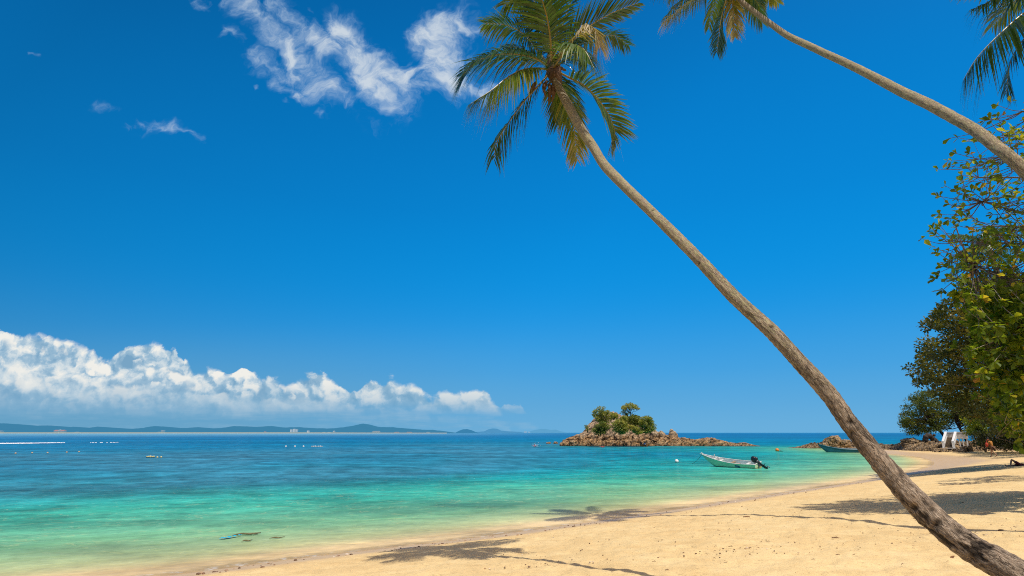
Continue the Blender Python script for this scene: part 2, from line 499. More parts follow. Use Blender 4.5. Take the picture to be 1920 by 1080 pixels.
def make_world():
    w = bpy.data.worlds.new('World'); scene.world = w; w.use_nodes = True
    n = NT(w.node_tree); n.flat = True
    tc = n.node('ShaderNodeTexCoord').outputs['Generated']
    d = n.v('NORMALIZE', tc)
    dx, dy, dz = n.sep(d)[0:3]
    up = n.mx(dz, 0.0)
    S = lambda *c: lin(*c)
    grad = n.ramp(up, [(0.0, S(104, 172, 216)), (0.045, S(88, 164, 215)), (0.10, S(66, 158, 219)), (0.19, S(16, 146, 222)), (0.28, S(0, 139, 217)),
                       (0.37, S(0, 131, 210)), (0.53, S(0, 119, 196)), (0.66, S(0, 106, 180)), (0.85, S(0, 92, 165)), (1.0, S(6, 95, 165))], 'B_SPLINE')
    fwd = n.mx(dy, 0.05)
    u = n.m('DIVIDE', dx, fwd); vv = n.m('DIVIDE', dz, fwd)
    lf = n.ss(n.add(u, n.mul(vv, -0.75)), -0.1, -1.5, 1.0, 0.66, 'LINEAR')
    grad = n.scale(grad, lf)
    # paler, greyer air low down on the left
    haze = n.mul(n.ss(vv, 0.20, 0.0, 0, 1), n.ss(u, 0.35, -0.75, 0, 0.75))
    grad = n.mix(haze, grad, S(100, 158, 192))
    sky = n.node('ShaderNodeTexSky', sky_type='NISHITA'); sky.sun_disc = False
    el = math.asin(SUNV[2]); sky.sun_elevation = el; sky.sun_rotation = math.atan2(SUNV[0], SUNV[1])
    sky.dust_density = 0.6; sky.ozone_density = 3.0
    K = 10.0                                    # background strength is 0.1
    base = n.mix(0.02, n.scale(grad, K * 1.06), sky.outputs[0])
    # ---- warm glow added around the sun, unseen behind the camera, to fill shadows
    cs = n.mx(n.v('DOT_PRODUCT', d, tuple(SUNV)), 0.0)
    fill_glow = n.m('POWER', cs, 7.0)
    base = n.mix(1.0, base, n.scale((1.75, 1.15, 0.62), n.mul(fill_glow, K)), 'ADD')
    front = n.ss(dy, 0.05, 0.2, 0, 1)
    # ---- high broken cloud
    p = n.comb(u, vv, 0.0)
    warp = n.sub(n.noise(p, 7.0, 4, 0.6), 0.5)
    warp2 = n.sub(n.noise(n.v('ADD', p, (3.1, 1.7, 0)), 7.0, 4, 0.6), 0.5)
    pw = n.comb(n.add(u, n.mul(warp, 0.10)), n.add(vv, n.mul(warp2, 0.10)), 0.0)
    dens = None
    blobs = [  # px ends of the streak, half width px, strength
        ((432, -20), (640, 190), 26, 0.9), ((500, 15), (620, 95), 30, 0.85), ((520, 150), (640, 195), 18, 0.6), ((480, 110), (560, 140), 22, 0.6), ((640, 50), (725, 205), 34, 1.15), ((700, 110), (760, 165), 30, 1.0),
        ((795, 70), (880, 40), 34, 0.9), ((835, 60), (845, 150), 44, 1.2), ((790, 165), (925, 165), 22, 0.75), ((765, 70), (800, 95), 12, 0.65), ((238, 236), (335, 240), 17, 0.58), ((330, 232), (374, 262), 10, 0.55),
        ((175, 185), (250, 235), 14, 0.30), ((365, -5), (385, 5), 12, 0.5), ((440, 76), (452, 80), 13, 0.7), ((475, 165), (478, 170), 6, 0.62), ((598, 208), (603, 214), 7, 0.6), ((545, 184), (548, 187), 6, 0.5), ((575, 14), (580, 24), 6, 0.5), ((60, 100), (75, 104), 6, 0.35)]
    U, V_ = n.sep(pw)[0:2]
    for (a, b, wd, st) in blobs:
        au, av = uv(*a); bu, bv = uv(*b)
        du, dv = bu - au, bv - av; L2 = du * du + dv * dv
        sc = 0.5 * (uv(a[0] + 1, a[1])[0] - uv(a[0], a[1])[0] + uv(b[0] + 1, b[1])[0] - uv(b[0], b[1])[0])
        t = n.m('DIVIDE', n.add(n.mul(n.sub(U, au), du), n.mul(n.sub(V_, av), dv)), L2, clamp=True)
        ex = n.sub(U, n.add(n.mul(t, du), au)); ey = n.sub(V_, n.add(n.mul(t, dv), av))
        q2 = n.m('DIVIDE', n.add(n.mul(ex, ex), n.mul(ey, ey)), (wd * sc) ** 2)
        e = n.mul(n.m('EXPONENT', n.mul(q2, -0.8)), st)
        dens = e if dens is None else n.mx(dens, e)
    fn = n.noise(n.v('MULTIPLY', pw, (1.0, 1.0, 1.0)), 14.0, 9, 0.66, 0.3)
    dens = n.add(dens, n.mul(n.sub(fn, 0.5), n.ss(dens, 0.02, 0.3, 0, 2.3)))
    al = n.mul(n.ss(dens, 0.12, 1.45, 0, 0.88), front)
    wis = n.mix(n.ss(dens, 0.3, 1.4, 0, 1), n.scale(S(140, 182, 222), K), n.scale(S(212, 222, 230), K))
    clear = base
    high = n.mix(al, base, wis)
    # ---- cumulus bank along the horizon on the left, three rows of towers one behind the other
    def bank(base, tops, seed, amp, gain, dark, vfade, alpha_mul=1.0, lift=0.006):
        u0, u1 = -1.30, 0.30
        st = []
        for (px, py) in tops:
            a, b = uv(px, py); st.append(((a - u0) / (u1 - u0), b * 4.0))
        top = n.add(n.m('DIVIDE', n.ramp(n.ss(u, u0, u1, 0, 1, 'LINEAR'), st, 'LINEAR'), 4.0), lift)
        ps = n.v('ADD', n.comb(u, n.mul(vv, 1.15), 0.0), (seed, seed * 0.37, seed * 0.11))
        wv = n.scale(n.v('SUBTRACT', n.noise(ps, 30.0, 5, 0.6, 0, True), (0.5, 0.5, 0.5)), 0.030)
        def height(vec):
            q = n.v('ADD', vec, wv)
            b1 = n.vor(q, 10.0, 'SMOOTH_F1', detail=2.2)
            b3 = n.noise(q, 30.0, 5, 0.58)
            return n.add(n.mul(n.sub(0.78, b1), 1.05), n.mul(n.sub(b3, 0.5), 0.55))
        h0 = height(ps)
        h1 = height(n.v('ADD', ps, (0.0065, 0.0095, 0)))
        depth = n.add(n.sub(top, vv), n.mul(n.sub(h0, 0.42), amp))
        soft = n.ss(n.noise(ps, 9.0, 3, 0.5), 0.35, 0.7, 0.004, 0.016)
        a = n.m('MULTIPLY', n.ss(n.m('DIVIDE', depth, soft), 0.0, 1.0, 0, 1), 1.0)
        lit = n.add(0.60, n.mul(n.sub(h0, h1), gain))
        lit = n.sub(lit, n.mul(n.ss(depth, 0.01, 0.075, 0, 1), dark))
        lit = n.add(lit, n.mul(n.sub(n.noise(ps, 12.0, 4, 0.6), 0.5), 0.75))
        c = n.ramp(lit, [(0.0, tuple(K * x for x in S(120, 164, 196))), (0.35, tuple(K * x for x in S(152, 186, 210))), (0.60, tuple(K * x for x in S(204, 218, 226))), (0.88, tuple(K * x for x in S(240, 239, 233)))])
        lowfade = n.ss(vv, vfade[0], vfade[1], 0, 1)
        # thin flat streaks at the base
        stk = n.noise(n.v('MULTIPLY', ps, (1.0, 9.0, 1.0)), 7.0, 5, 0.6)
        low = n.m('MULTIPLY', n.add(lowfade, n.mul(n.sub(stk, 0.5), n.mul(n.sub(1.0, lowfade), 1.1))), 1.0, clamp=True)
        a = n.mul(n.mul(a, low), n.mul(front, alpha_mul))
        c = n.mix(n.ss(vv, 0.10, 0.02, 0, 0.72), c, tuple(K * x for x in S(120, 172, 206)))
        return n.mix(a, base, c)
    t1 = [(-60, 600), (30, 612), (75, 620), (115, 642), (150, 650), (200, 657), (225, 642), (262, 640), (285, 652), (325, 650), (345, 668), (365, 688), (395, 688), (425, 706), (440, 700), (455, 686), (500, 694), (535, 712), (565, 690), (600, 690), (640, 712), (672, 730), (685, 712), (735, 708), (775, 726), (812, 738), (838, 718), (880, 722), (905, 716), (945, 765), (985, 800), (1100, 850)]
    t2 = [(-700, 600), (0, 636), (60, 655), (120, 660), (200, 690), (270, 675), (340, 700), (430, 720), (500, 712), (560, 730), (640, 735), (700, 745), (780, 745), (860, 747), (920, 752), (950, 762), (1000, 782), (1080, 815)]
    t3 = [(-700, 650), (0, 678), (90, 690), (200, 712), (300, 705), (420, 735), (520, 738), (640, 752), (760, 762), (880, 772), (960, 785), (1060, 815)]
    base = bank(clear, t1, 0.0, 0.040, 2.6, 0.20, (0.022, 0.060))
    base = bank(base, t2, 5.3, 0.042, 2.4, 0.34, (0.020, 0.070), 0.94)
    base = bank(base, t3, 9.1, 0.040, 2.0, 0.44, (0.006, 0.085), 0.80)
    def BG(c):
        b_ = n.node('ShaderNodeBackground'); n.put(b_.inputs[0], c); b_.inputs[1].default_value = 0.1; return b_.outputs[0]
    inlow = n.mul(n.mul(n.m('LESS_THAN', vv, 0.30), n.m('GREATER_THAN', dz, 0.0)), n.mul(n.m('LESS_THAN', u, 0.29), n.m('GREATER_THAN', dy, 0.2)))
    inhigh = n.mul(n.m('GREATER_THAN', vv, 0.32), n.mul(n.m('LESS_THAN', u, 0.15), n.m('GREATER_THAN', dy, 0.2)))
    class _o: pass
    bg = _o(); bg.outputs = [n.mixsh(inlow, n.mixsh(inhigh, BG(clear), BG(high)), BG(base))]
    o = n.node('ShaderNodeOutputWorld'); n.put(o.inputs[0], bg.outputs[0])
    for x in n.nt.nodes: pass
    w.cycles.sampling_method = 'MANUAL'; w.cycles.sample_map_resolution = 512

def make_camera_and_sun():
    cd = bpy.data.cameras.new('camera'); co = bpy.data.objects.new('camera', cd); COL.objects.link(co)
    cd.sensor_width = 36; cd.lens = 20.0; cd.clip_start = 0.05; cd.clip_end = 40000
    co.location = CAM; co.rotation_euler = (PI / 2 + TH, 0, 0)
    scene.camera = co
    sd = bpy.data.lights.new('sun', 'SUN'); so = bpy.data.objects.new('sun', sd); COL.objects.link(so)
    sd.energy = 3.9; sd.angle = math.radians(0.53); sd.color = (1.0, 0.955, 0.88)
    so.rotation_euler = Vector(-SUNV).to_track_quat('-Z', 'Y').to_euler(); so.location = (10, -20, 45)
    scene.view_settings.view_transform = 'Standard'; scene.view_settings.look = 'None'
    scene.view_settings.exposure = 0; scene.view_settings.gamma = 1
    scene.render.engine = 'CYCLES'
    scene.cycles.max_bounces = 6; scene.cycles.diffuse_bounces = 3; scene.cycles.glossy_bounces = 3; scene.cycles.transparent_max_bounces = 12
    scene.cycles.caustics_reflective = False; scene.cycles.caustics_refractive = False
    scene.cycles.sample_clamp_indirect = 4.0; scene.cycles.use_denoising = False; scene.cycles.filter_width = 1.05

WATER_GAIN = 0.74
# ================================================================== plant materials
def leaf_mat(name, stops, trans=0.35, rough=0.45, spec=0.35, tcol=1.0):
    m, n = mat(name)
    t = n.attr('tint'); isl = n.island()
    v = n.add(t, n.mul(n.sub(isl, 0.5), 0.22))
    c = n.ramp(v, stops)
    c = n.scale(c, n.ss(n.noise(n.pos(), 3.0, 3), 0.3, 0.7, 0.8, 1.2, 'LINEAR'))
    b = n.bsdf(c, rough, None, 0, spec)
    tr = n.node('ShaderNodeBsdfTranslucent'); n.put(tr.inputs[0], n.v('MULTIPLY', n.scale(c, tcol * 1.3), (1.15, 1.1, 0.45)))
    n.out(n.mixsh(trans, b, tr.outputs[0]))
    return m

PALM_LEAF = leaf_mat('palm_leaflet', [(0.0, (0.020, 0.048, 0.012)), (0.35, (0.052, 0.115, 0.016)), (0.6, (0.165, 0.215, 0.022)), (0.8, (0.33, 0.27, 0.045)), (1.0, (0.44, 0.36, 0.23))], 0.28, 0.28, 0.7)
PALM_RIB = leaf_mat('palm_rib', [(0.0, (0.16, 0.15, 0.035)), (0.5, (0.30, 0.22, 0.05)), (1.0, (0.30, 0.20, 0.10))], 0.0, 0.4, 0.4)
ALMOND = leaf_mat('almond_leaf', [(0.0, (0.026, 0.052, 0.008)), (0.35, (0.068, 0.112, 0.011)), (0.65, (0.155, 0.205, 0.016)), (0.85, (0.33, 0.30, 0.030)), (1.0, (0.42, 0.22, 0.04))], 0.52, 0.42, 0.35, 1.35)
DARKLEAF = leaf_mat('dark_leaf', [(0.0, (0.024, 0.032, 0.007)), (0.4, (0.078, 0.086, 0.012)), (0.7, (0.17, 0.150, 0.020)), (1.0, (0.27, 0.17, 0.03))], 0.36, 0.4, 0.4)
FINELEAF = leaf_mat('fine_leaf', [(0.0, (0.026, 0.048, 0.010)), (0.5, (0.085, 0.120, 0.018)), (0.8, (0.17, 0.19, 0.028)), (1.0, (0.19, 0.10, 0.03))], 0.32, 0.5, 0.3)
SHRUBLEAF = leaf_mat('shrub_leaf', [(0.0, (0.045, 0.080, 0.010)), (0.5, (0.17, 0.22, 0.020)), (1.0, (0.34, 0.34, 0.035))], 0.45, 0.5, 0.3)
ISLELEAF = leaf_mat('islet_leaf', [(0.0, (0.075, 0.095, 0.020)), (0.5, (0.23, 0.26, 0.045)), (1.0, (0.42, 0.37, 0.10))], 0.42, 0.55, 0.3)
TWIG = plain('twig_bark', (0.16, 0.115, 0.075), 0.8, 0.3, 20)
PALETWIG = plain('pale_twig', (0.33, 0.27, 0.20), 0.8, 0.3, 20)
DARKBARK = plain('dark_bark', (0.055, 0.04, 0.028), 0.9, 0.3, 6)
SHEATH = plain('palm_sheath', (0.13, 0.07, 0.035), 0.85, 0.4, 30)

def palm_bark_mat():
    m, n = mat('palm_bark')
    a = n.attr('along'); th = n.attr('theta'); hgt = n.attr('frac'); wear = n.attr('wear')
    cx = n.m('COSINE', th); cy = n.m('SINE', th)
    vec = n.comb(cx, cy, a)
    wob = n.scale(n.v('SUBTRACT', n.noise(vec, 3.0, 3, 0.6, 0, True), (0.5, 0.5, 0.5)), 0.35)
    vw = n.v('ADD', vec, wob)
    fib = n.noise(n.v('MULTIPLY', vw, (5.0, 5.0, 13.0)), 2.2, 9, 0.78, 0.3)
    blot = n.noise(n.v('MULTIPLY', vec, (1.2, 1.2, 3.0)), 2.4, 5, 0.65)
    ringn = n.noise(n.v('MULTIPLY', vw, (0.5, 0.5, 15.0)), 1.0, 4, 0.65)
    # overlapping fibre plates with dark gaps
    ed = n.vor(n.v('MULTIPLY', vw, (1.0, 1.0, 3.6)), 3.0, 'DISTANCE_TO_EDGE')
    ed2 = n.vor(n.v('MULTIPLY', vw, (1.0, 1.0, 2.6)), 7.0, 'DISTANCE_TO_EDGE')
    gap = n.mul(n.ss(ed, 0.0, 0.11, 1, 0), n.ss(n.noise(vec, 2.6, 3, 0.6), 0.42, 0.60, 0, 1))
    gap2 = n.mul(n.ss(ed2, 0.0, 0.12, 1, 0), n.ss(n.noise(vec, 4.0, 3, 0.6), 0.45, 0.62, 0, 0.8))
    low = n.ss(hgt, 0.62, 0.25, 0.25, 1)
    gp = n.mul(n.mx(gap, gap2), low)
    c = n.ramp(fib, [(0.34, (0.070, 0.046, 0.031)), (0.43, (0.25, 0.177, 0.115)), (0.54, (0.44, 0.335, 0.230)), (0.70, (0.76, 0.63, 0.47))])
    c = n.scale(c, n.ss(blot, 0.34, 0.64, 0.70, 1.12, 'LINEAR'))
    c = n.scale(c, n.ss(ringn, 0.34, 0.56, 0.68, 1.06, 'LINEAR'))
    # greenish grey lichen on the upper part
    li = n.mul(n.ss(n.noise(n.v('MULTIPLY', vec, (2.0, 2.0, 3.4)), 2.6, 6, 0.72), 0.45, 0.60, 0, 0.85), n.ss(hgt, 0.20, 0.45, 0, 1))
    li = n.mul(li, n.ss(hgt, 0.93, 0.8, 0.2, 1))
    c = n.mix(n.ss(hgt, 0.4, 0.8, 0, 0.55), c, n.scale((0.38, 0.305, 0.205), n.ss(fib, 0.35, 0.65, 0.4, 1.4, 'LINEAR')))
    c = n.mix(li, c, n.scale((0.44, 0.41, 0.20), n.ss(fib, 0.35, 0.65, 0.6, 1.3, 'LINEAR')))
    c = n.mix(n.mul(gp, 0.85), c, (0.035, 0.022, 0.014))
    c = n.scale(c, n.ss(wear, 0.0, 1.0, 1.0, 0.20, 'LINEAR'))
    h = n.sub(n.add(n.mul(fib, 1.0), n.mul(ringn, 0.6)), n.mul(gp, 0.9))
    n.out(n.bsdf(c, 0.85, n.bump(h, 0.75, 0.022), 0, 0.2))
    return m
PALMBARK = palm_bark_mat()

# ================================================================== palms
def make_trunk(ctrl, seed, parent, origin, nseg=620, nring=56, scars=()):
    """ctrl rows: x, y, z, radius ; base first"""
    P = catmull(np.array(ctrl), nseg); R = P[:, 3]; P = P[:, :3]
    T = norm(np.gradient(P, axis=0))
    L = np.concatenate([[0], np.cumsum(np.linalg.norm(np.diff(P, axis=0), axis=1))])
    X = np.zeros_like(P); x = norm(np.cross([0, 0, 1.0], T[0]))
    for i in range(nseg):
        x = norm(x - T[i] * np.dot(x, T[i])); X[i] = x
    Y = np.cross(T, X)
    a = np.linspace(0, 2 * PI, nring, endpoint=False)
    frac = L / L[-1]
    AL, TT = np.meshgrid(L, a, indexing='ij'); FR = np.repeat(frac[:, None], nring, 1)
    vec = np.stack([np.cos(TT), np.sin(TT), AL], -1).reshape(-1, 3)
    al = AL.ravel(); fr = FR.ravel(); tt = TT.ravel()
    # leaf-scar rings, closer towards the top and slightly tilted
    ph = al * (9.0 + 5.0 * fr) + 0.9 * fbm(vec * np.array([0.7, 0.7, 0.5]), 2, seed) + 0.6 * np.cos(tt + 1.0)
    saw = ph - np.floor(ph)
    ring = (sstep(0, 0.75, saw) - sstep(0.75, 1.0, saw)) * 2 - 1
    rr = np.repeat(R[:, None], nring, 1).ravel()
    disp = rr * (0.034 * ring * (0.6 + 0.4 * fbm(vec * np.array([1, 1, 2.0]), 2, seed + 4)) + 0.075 * fbm(vec * np.array([1.1, 1.1, 1.6]), 3, seed + 9))
    disp += rr * 0.085 * fbm(vec * np.array([3.6, 3.6, 11.0]), 4, seed + 21) * (1.25 - fr)
    # torn, dark patches low on the trunk
    worn = sstep(0.04, 0.26, fbm(vec * np.array([1.8, 1.8, 4.6]), 5, seed + 33, .6)) * sstep(0.40, 0.10, fr)
    for (sx, sy, da, wa, wl, dep) in scars:      # knife cuts and torn scars on the side towards the beach
        q = P - CAM; f_ = q[:, 1] * CT + q[:, 2] * ST; u_ = q[:, 2] * CT - q[:, 1] * ST
        i0 = int(np.argmin((960 + F * q[:, 0] / f_ - sx) ** 2 + (540 - F * u_ / f_ - sy) ** 2))
        fpos = L[i0]; ang = math.atan2(np.dot(-q[i0], Y[i0]), np.dot(-q[i0], X[i0])) + da
        dth = np.abs((tt - ang + PI) % (2 * PI) - PI)
        g = np.exp(-(dth / wa) ** 2 - ((al - fpos) / wl) ** 2)
        worn = np.maximum(worn, g); disp -= g * dep
    disp -= worn * rr * 0.10
    V = P[:, None, :] + (rr + disp).reshape(nseg, nring)[:, :, None] * (np.cos(a)[None, :, None] * X[:, None, :] + np.sin(a)[None, :, None] * Y[:, None, :])
    o = mesh_np('trunk', V.reshape(-1, 3) - origin, grid_quads(nseg, nring, True), np.zeros((0, 3), int), PALMBARK, None,
                {'along': al, 'theta': tt, 'frac': fr, 'wear': worn}, True, parent)
    return P, T

def frond_mesh(path, Lmax, rng, tint=0.3, tipt=0.25, nl=58, roll=0.0, start=0.14, droop=0.35, curl=0.0, upw=0.25, w=0.042, fwd=0.75, ragged=0.0, rib_r=0.028, sides=(1, 1), bare=0.0):
    P = catmull(path, 40)
    T = norm(np.gradient(P, axis=0))
    side = norm(np.cross(T, np.array([0, 0, 1.0]) + 1e-4))
    for i in range(1, len(side)):
        if np.dot(side[i], side[i-1]) < 0: side[i] = -side[i]
    nrm = np.cross(side, T)
    c, s = math.cos(roll), math.sin(roll)
    side, nrm = side * c + nrm * s, nrm * c - side * s
    mb = MB()
    rad = np.interp(np.linspace(0, 1, 40), [0, 0.1, 0.5, 1.0], [rib_r * 1.5, rib_r, rib_r * 0.55, 0.003])
    mb.tube(P, rad, 5, 1, tint=np.clip(0.45 + tint * 0.6 * np.linspace(0.4, 1, 40), 0, 1), cap=False)
    for sg, on in zip((-1, 1), sides):
        if not on: continue
        u = np.linspace(start, 0.995, nl) + rng.normal(0, 0.004, nl); u = np.clip(u, 0, 0.999)
        if ragged > 0: u = u[rng.random(nl) > ragged * 0.5]
        k = len(u)
        f = u * 39; i = f.astype(int); fr = (f - i)[:, None]; i2 = np.minimum(i + 1, 39)
        lerp = lambda A: A[i] * (1 - fr) + A[i2] * fr
        p0 = lerp(P); t = norm(lerp(T)); sd = norm(lerp(side)) * sg; nn = norm(lerp(nrm))
        prof = np.interp(u, [start, start + 0.1, 0.40, 0.7, 0.9, 1.0], [0.45, 0.8, 1.0, 0.85, 0.55, 0.30])
        L = Lmax * prof * (1 + rng.normal(0, 0.07, k))
        if ragged > 0: L *= np.where(rng.random(k) < ragged, rng.uniform(0.3, 0.8, k), 1.0)
        fw = fwd * np.interp(u, [0, 0.3, 1.0], [0.55, 0.8, 1.7])
        d = norm(sd + t * (fw + rng.normal(0, 0.07, k))[:, None] + nn * (upw + rng.normal(0, 0.07, k))[:, None])
        dr = (droop * (1 + rng.normal(0, 0.25, k)))[:, None]
        down = np.array([0, 0, -1.0])
        ks = np.array([0, 0.3, 0.65, 1.0])
        pts = []
        for q in ks:
            v = p0 + d * (L * q)[:, None] + down * dr * (L * q * q)[:, None]
            if curl > 0:
                v = v + (np.sin(q * 5 + rng.uniform(0, 6, k)) * curl * L * q)[:, None] * t
            pts.append(v)
        ww = w * (1 + rng.normal(0, 0.15, k)) * np.interp(prof, [0.3, 1], [0.6, 1.0])
        vs = []
        for m_, (v, wk) in enumerate(zip(pts, (0.45, 1.0, 0.75, 0.06))):
            dv = pts[min(m_ + 1, 3)] - pts[max(m_ - 1, 0)]
            b = norm(np.cross(dv, nn + rng.normal(0, 0.22, (k, 3)) if m_ == 0 else nn))
            vs += [v - b * (ww * wk / 2)[:, None], v + b * (ww * wk / 2)[:, None]]
        V = np.stack(vs, 1).reshape(-1, 3)
        b0 = np.arange(k)[:, None] * 8
        Q = np.concatenate([b0 + np.array([[0, 1, 3, 2]]), b0 + np.array([[2, 3, 5, 4]]), b0 + np.array([[4, 5, 7, 6]])], 1).reshape(-1, 4)
        tn = tint + (tipt - tint) * u + rng.normal(0, 0.05, k)
        tv = np.repeat(np.clip(tn, 0, 1)[:, None], 8, 1) + np.array([0, 0, 0, 0, .04, .04, .16, .16])
        mb.add(V, Q, mat=0, tint=np.clip(tv.ravel(), 0, 1))
    return mb

def add_frond(parent, origin, pts, rng, label=None, **kw):
    mb = frond_mesh(np.array(pts), kw.pop('L', 0.75), rng, **kw)
    o = mb.build('frond', [PALM_LEAF, PALM_RIB], None, False)
    o.data.transform(Matrix.Translation([-float(c) for c in origin])); o.parent = parent
    if label: o['label'] = label
    return o

def px_frond(parent, origin, crown, pix, rng, t0, **kw):
    """pix: list of (px, py, dt) along the rib, starting after the crown point"""
    pts = [crown] + [at(x, y, t0 + dt) for (x, y, dt) in pix]
    return add_frond(parent, origin, pts, rng, **kw)

def wild_frond(parent, origin, crown, az, el, length, sag, rng, **kw):
    d = np.array([math.cos(az) * math.cos(el), math.sin(az) * math.cos(el), math.sin(el)])
    pts = []
    for q in np.linspace(0, 1, 6):
        pts.append(crown + d * length * q + np.array([0, 0, -1]) * sag * length * q * q)
    return add_frond(parent, origin, pts, rng, **kw)

def make_palm_front():
    rng = np.random.default_rng(5)
    base = np.array([4.30, 4.62, 0.0]); base[2] = gz(base[0], base[1]) - 0.12
    rows = [(base[0], base[1], base[2], 0.21), (4.24, 4.72, base[2] + 0.35, 0.165)]
    for px, py, t, w in [(1960, 1112, 4.45, 69), (1880, 1060, 4.75, 62), (1818, 1026, 4.98, 57), (1744, 967, 5.27, 51), (1687, 908, 5.5, 45), (1640, 852, 5.7, 40), (1592, 792, 5.9, 35), (1550, 734, 6.1, 33), (1503, 683, 6.32, 30.5), (1444, 619, 6.65, 28.5), (1375, 555, 7.08, 26), (1307, 483, 7.6, 23), (1226, 402, 8.3, 20), (1165, 343, 9.0, 19), (1132, 308, 9.42, 18.5), (1112, 275, 9.72, 18), (1090, 243, 10.0, 18), (1067, 200, 10.35, 17), (1048, 165, 10.75, 15), (1037, 140, 11.0, 12)]:
        p = at(px, py, t); rows.append((p[0], p[1], p[2], .97 * w * t / F / 2 / np.linalg.norm(ray(px, py)) ** .15))
    th = thing('palm_tree', 'tall leaning coconut palm crossing the picture, its rough trunk rooted at the right foreground', 'palm tree', base, 0)
    o = np.array(base)
    P, T = make_trunk(rows, 3, th, o, scars=[(1592, 796, .25, .55, .03, .02), (1600, 812, -.6, .3, .02, .01), (1688, 893, .7, .3, .02, .01), (1722, 952, -.5, .4, .03, .02), (1752, 955, .5, .25, .02, .02), (1775, 975, -.2, .5, .025, .02), (1800, 1000, .6, .4, .04, .02), (1840, 1035, -.4, .5, .05, .02), (1445, 619, .5, .35, .02, .012), (1225, 402, .4, .4, .015, .01), (1322, 492, -.5, .3, .015, .008)])
    c = at(1036, 130, 11.15); t0 = 11.15
    # rib paths read as (px, py, change of depth)
    def F_(pix, **k):
        k['nl'] = int(k.get('nl', 58) * 1.4); k['L'] = k.get('L', .75) * .93; k['w'] = .035; k['tint'] = k.get('tint', .3) - (.10 if k.get('tint', .3) < .7 else 0); k['tipt'] = k.get('tipt', .3) - (.06 if k.get('tipt', .3) < .7 else 0); k['rib_r'] = .023
        return px_frond(th, o, c, pix, rng, t0, **k)
    # arching fronds on the left
    F_([(1000, 108, -.15), (948, 101, -.3), (900, 112, -.45), (868, 140, -.5)], tint=.48, tipt=.28, L=.95, droop=.75, upw=.35, nl=76, roll=.25)
    F_([(990, 129, -.5), (955, 143, -.9), (920, 170, -1.2), (880, 196, -1.4)], tint=.66, tipt=.55, L=.62, droop=1.05, upw=.0, ragged=.10, nl=84, fwd=1.1)
    F_([(1014, 156, -.2), (984, 188, -.3), (952, 232, -.35), (931, 268, -.3), (926, 300, -.3)], tint=.45, tipt=.30, L=.55, droop=.8, curl=.14, ragged=.5, upw=-.1, nl=54, label='half dead frond hanging down on the left of the crown')
    F_([(1010, 98, .3), (985, 66, .5), (948, 47, .6), (908, 44, .7)], tint=.28, tipt=.45, L=.80, droop=.5, upw=.3, roll=-.1)
    F_([(1018, 62, .6), (1000, 22, .9), (970, -2, 1.1), (945, 10, 1.2)], tint=.22, tipt=.5, L=.82, droop=.6, upw=.2)
    F_([(1026, 64, .2), (1010, 20, .2), (990, -15, .2), (955, -40, .1)], tint=.25, tipt=.2, L=.82, droop=.6, upw=.15)
    F_([(1031, 66, -.3), (1022, 18, -.6), (1005, -25, -.9), (980, -58, -1.1)], tint=.36, tipt=.25, L=.85, droop=.35, upw=.1)
    F_([(1040, 70, .4), (1046, 15, .6), (1048, -40, .7), (1042, -85, .7)], tint=.18, tipt=.2, L=.76, droop=.55, upw=.15)
    F_([(1044, 80, .8), (1062, 28, 1.1), (1080, -20, 1.3), (1105, -50, 1.4)], tint=.2, tipt=.2, L=.72, droop=.6, upw=.1)
    # long frond to the upper right
    F_([(1060, 86, .1), (1092, 58, .1), (1140, 28, .1), (1196, 5, .1)], tint=.22, tipt=.22, L=.86, droop=.12, upw=.18, nl=66, fwd=.8)
    F_([(1066, 94, .5), (1108, 74, .9), (1148, 66, 1.1), (1178, 84, 1.2)], tint=.2, tipt=.25, L=.62, droop=.5, upw=.2, nl=56)
    # snapped frond with pale dead leaflets, tip hanging
    F_([(1060, 96, -.6), (1086, 62, -1.0), (1104, 48, -1.2), (1120, 62, -1.3), (1124, 86, -1.3)], tint=.82, tipt=.97, L=.55, droop=1.1, curl=.16, ragged=.4, upw=-.1, start=.45, nl=40, label='snapped frond with pale dried leaflets')
    F_([(1048, 112, -.7), (1066, 86, -1.2), (1094, 92, -1.6), (1114, 128, -1.8)], tint=.34, tipt=.5, L=.62, droop=.8, upw=.15, nl=54)
    # right-hand lower frond, its leaflets yellowing towards the tip
    F_([(1068, 146, -.4), (1100, 164, -.7), (1134, 203, -.9), (1153, 245, -1.0), (1146, 268, -1.05)], tint=.42, tipt=.62, L=.72, droop=.25, upw=.35, nl=62, start=.22, roll=.35)
    # fronds hanging behind the trunk
    F_([(1052, 160, .2), (1066, 196, .3), (1077, 245, .3), (1083, 300, .3)], tint=.48, tipt=.8, L=.52, droop=.65, upw=.0, ragged=.25)
    F_([(1050, 158, .6), (1056, 190, .8), (1056, 225, .8)], tint=.26, tipt=.3, L=.62, droop=.6, upw=.1, nl=40)
    F_([(1010, 112, .8), (980, 92, 1.3), (945, 88, 1.6)], tint=.2, tipt=.3, L=.75, droop=.6, upw=.2, nl=44)
    F_([(1064, 110, .9), (1085, 100, 1.4), (1100, 118, 1.6)], tint=.2, tipt=.3, L=.6, droop=.7, upw=.2, nl=40)
    # fibrous sheath, old stalk bases and dry spathes at the heart of the crown
    mb = MB()
    mb.tube(np.array([at(1046, 160, 10.85), at(1040, 140, 11.05), at(1034, 118, 11.25), at(1030, 100, 11.35)]), [.085, .145, .13, .035], 10)
    for k in range(9):
        a = rng.uniform(0, 2 * PI); e = c + np.array([math.cos(a) * .26, math.sin(a) * .26, rng.uniform(-.1, .28)])
        mb.tube(np.array([c + np.array([0, 0, -.1]), (c + e) / 2 + np.array([0, 0, .06]), e]), [.06, .045, .02], 6)
    mb.build('sheath', SHEATH, th, True, origin=o)
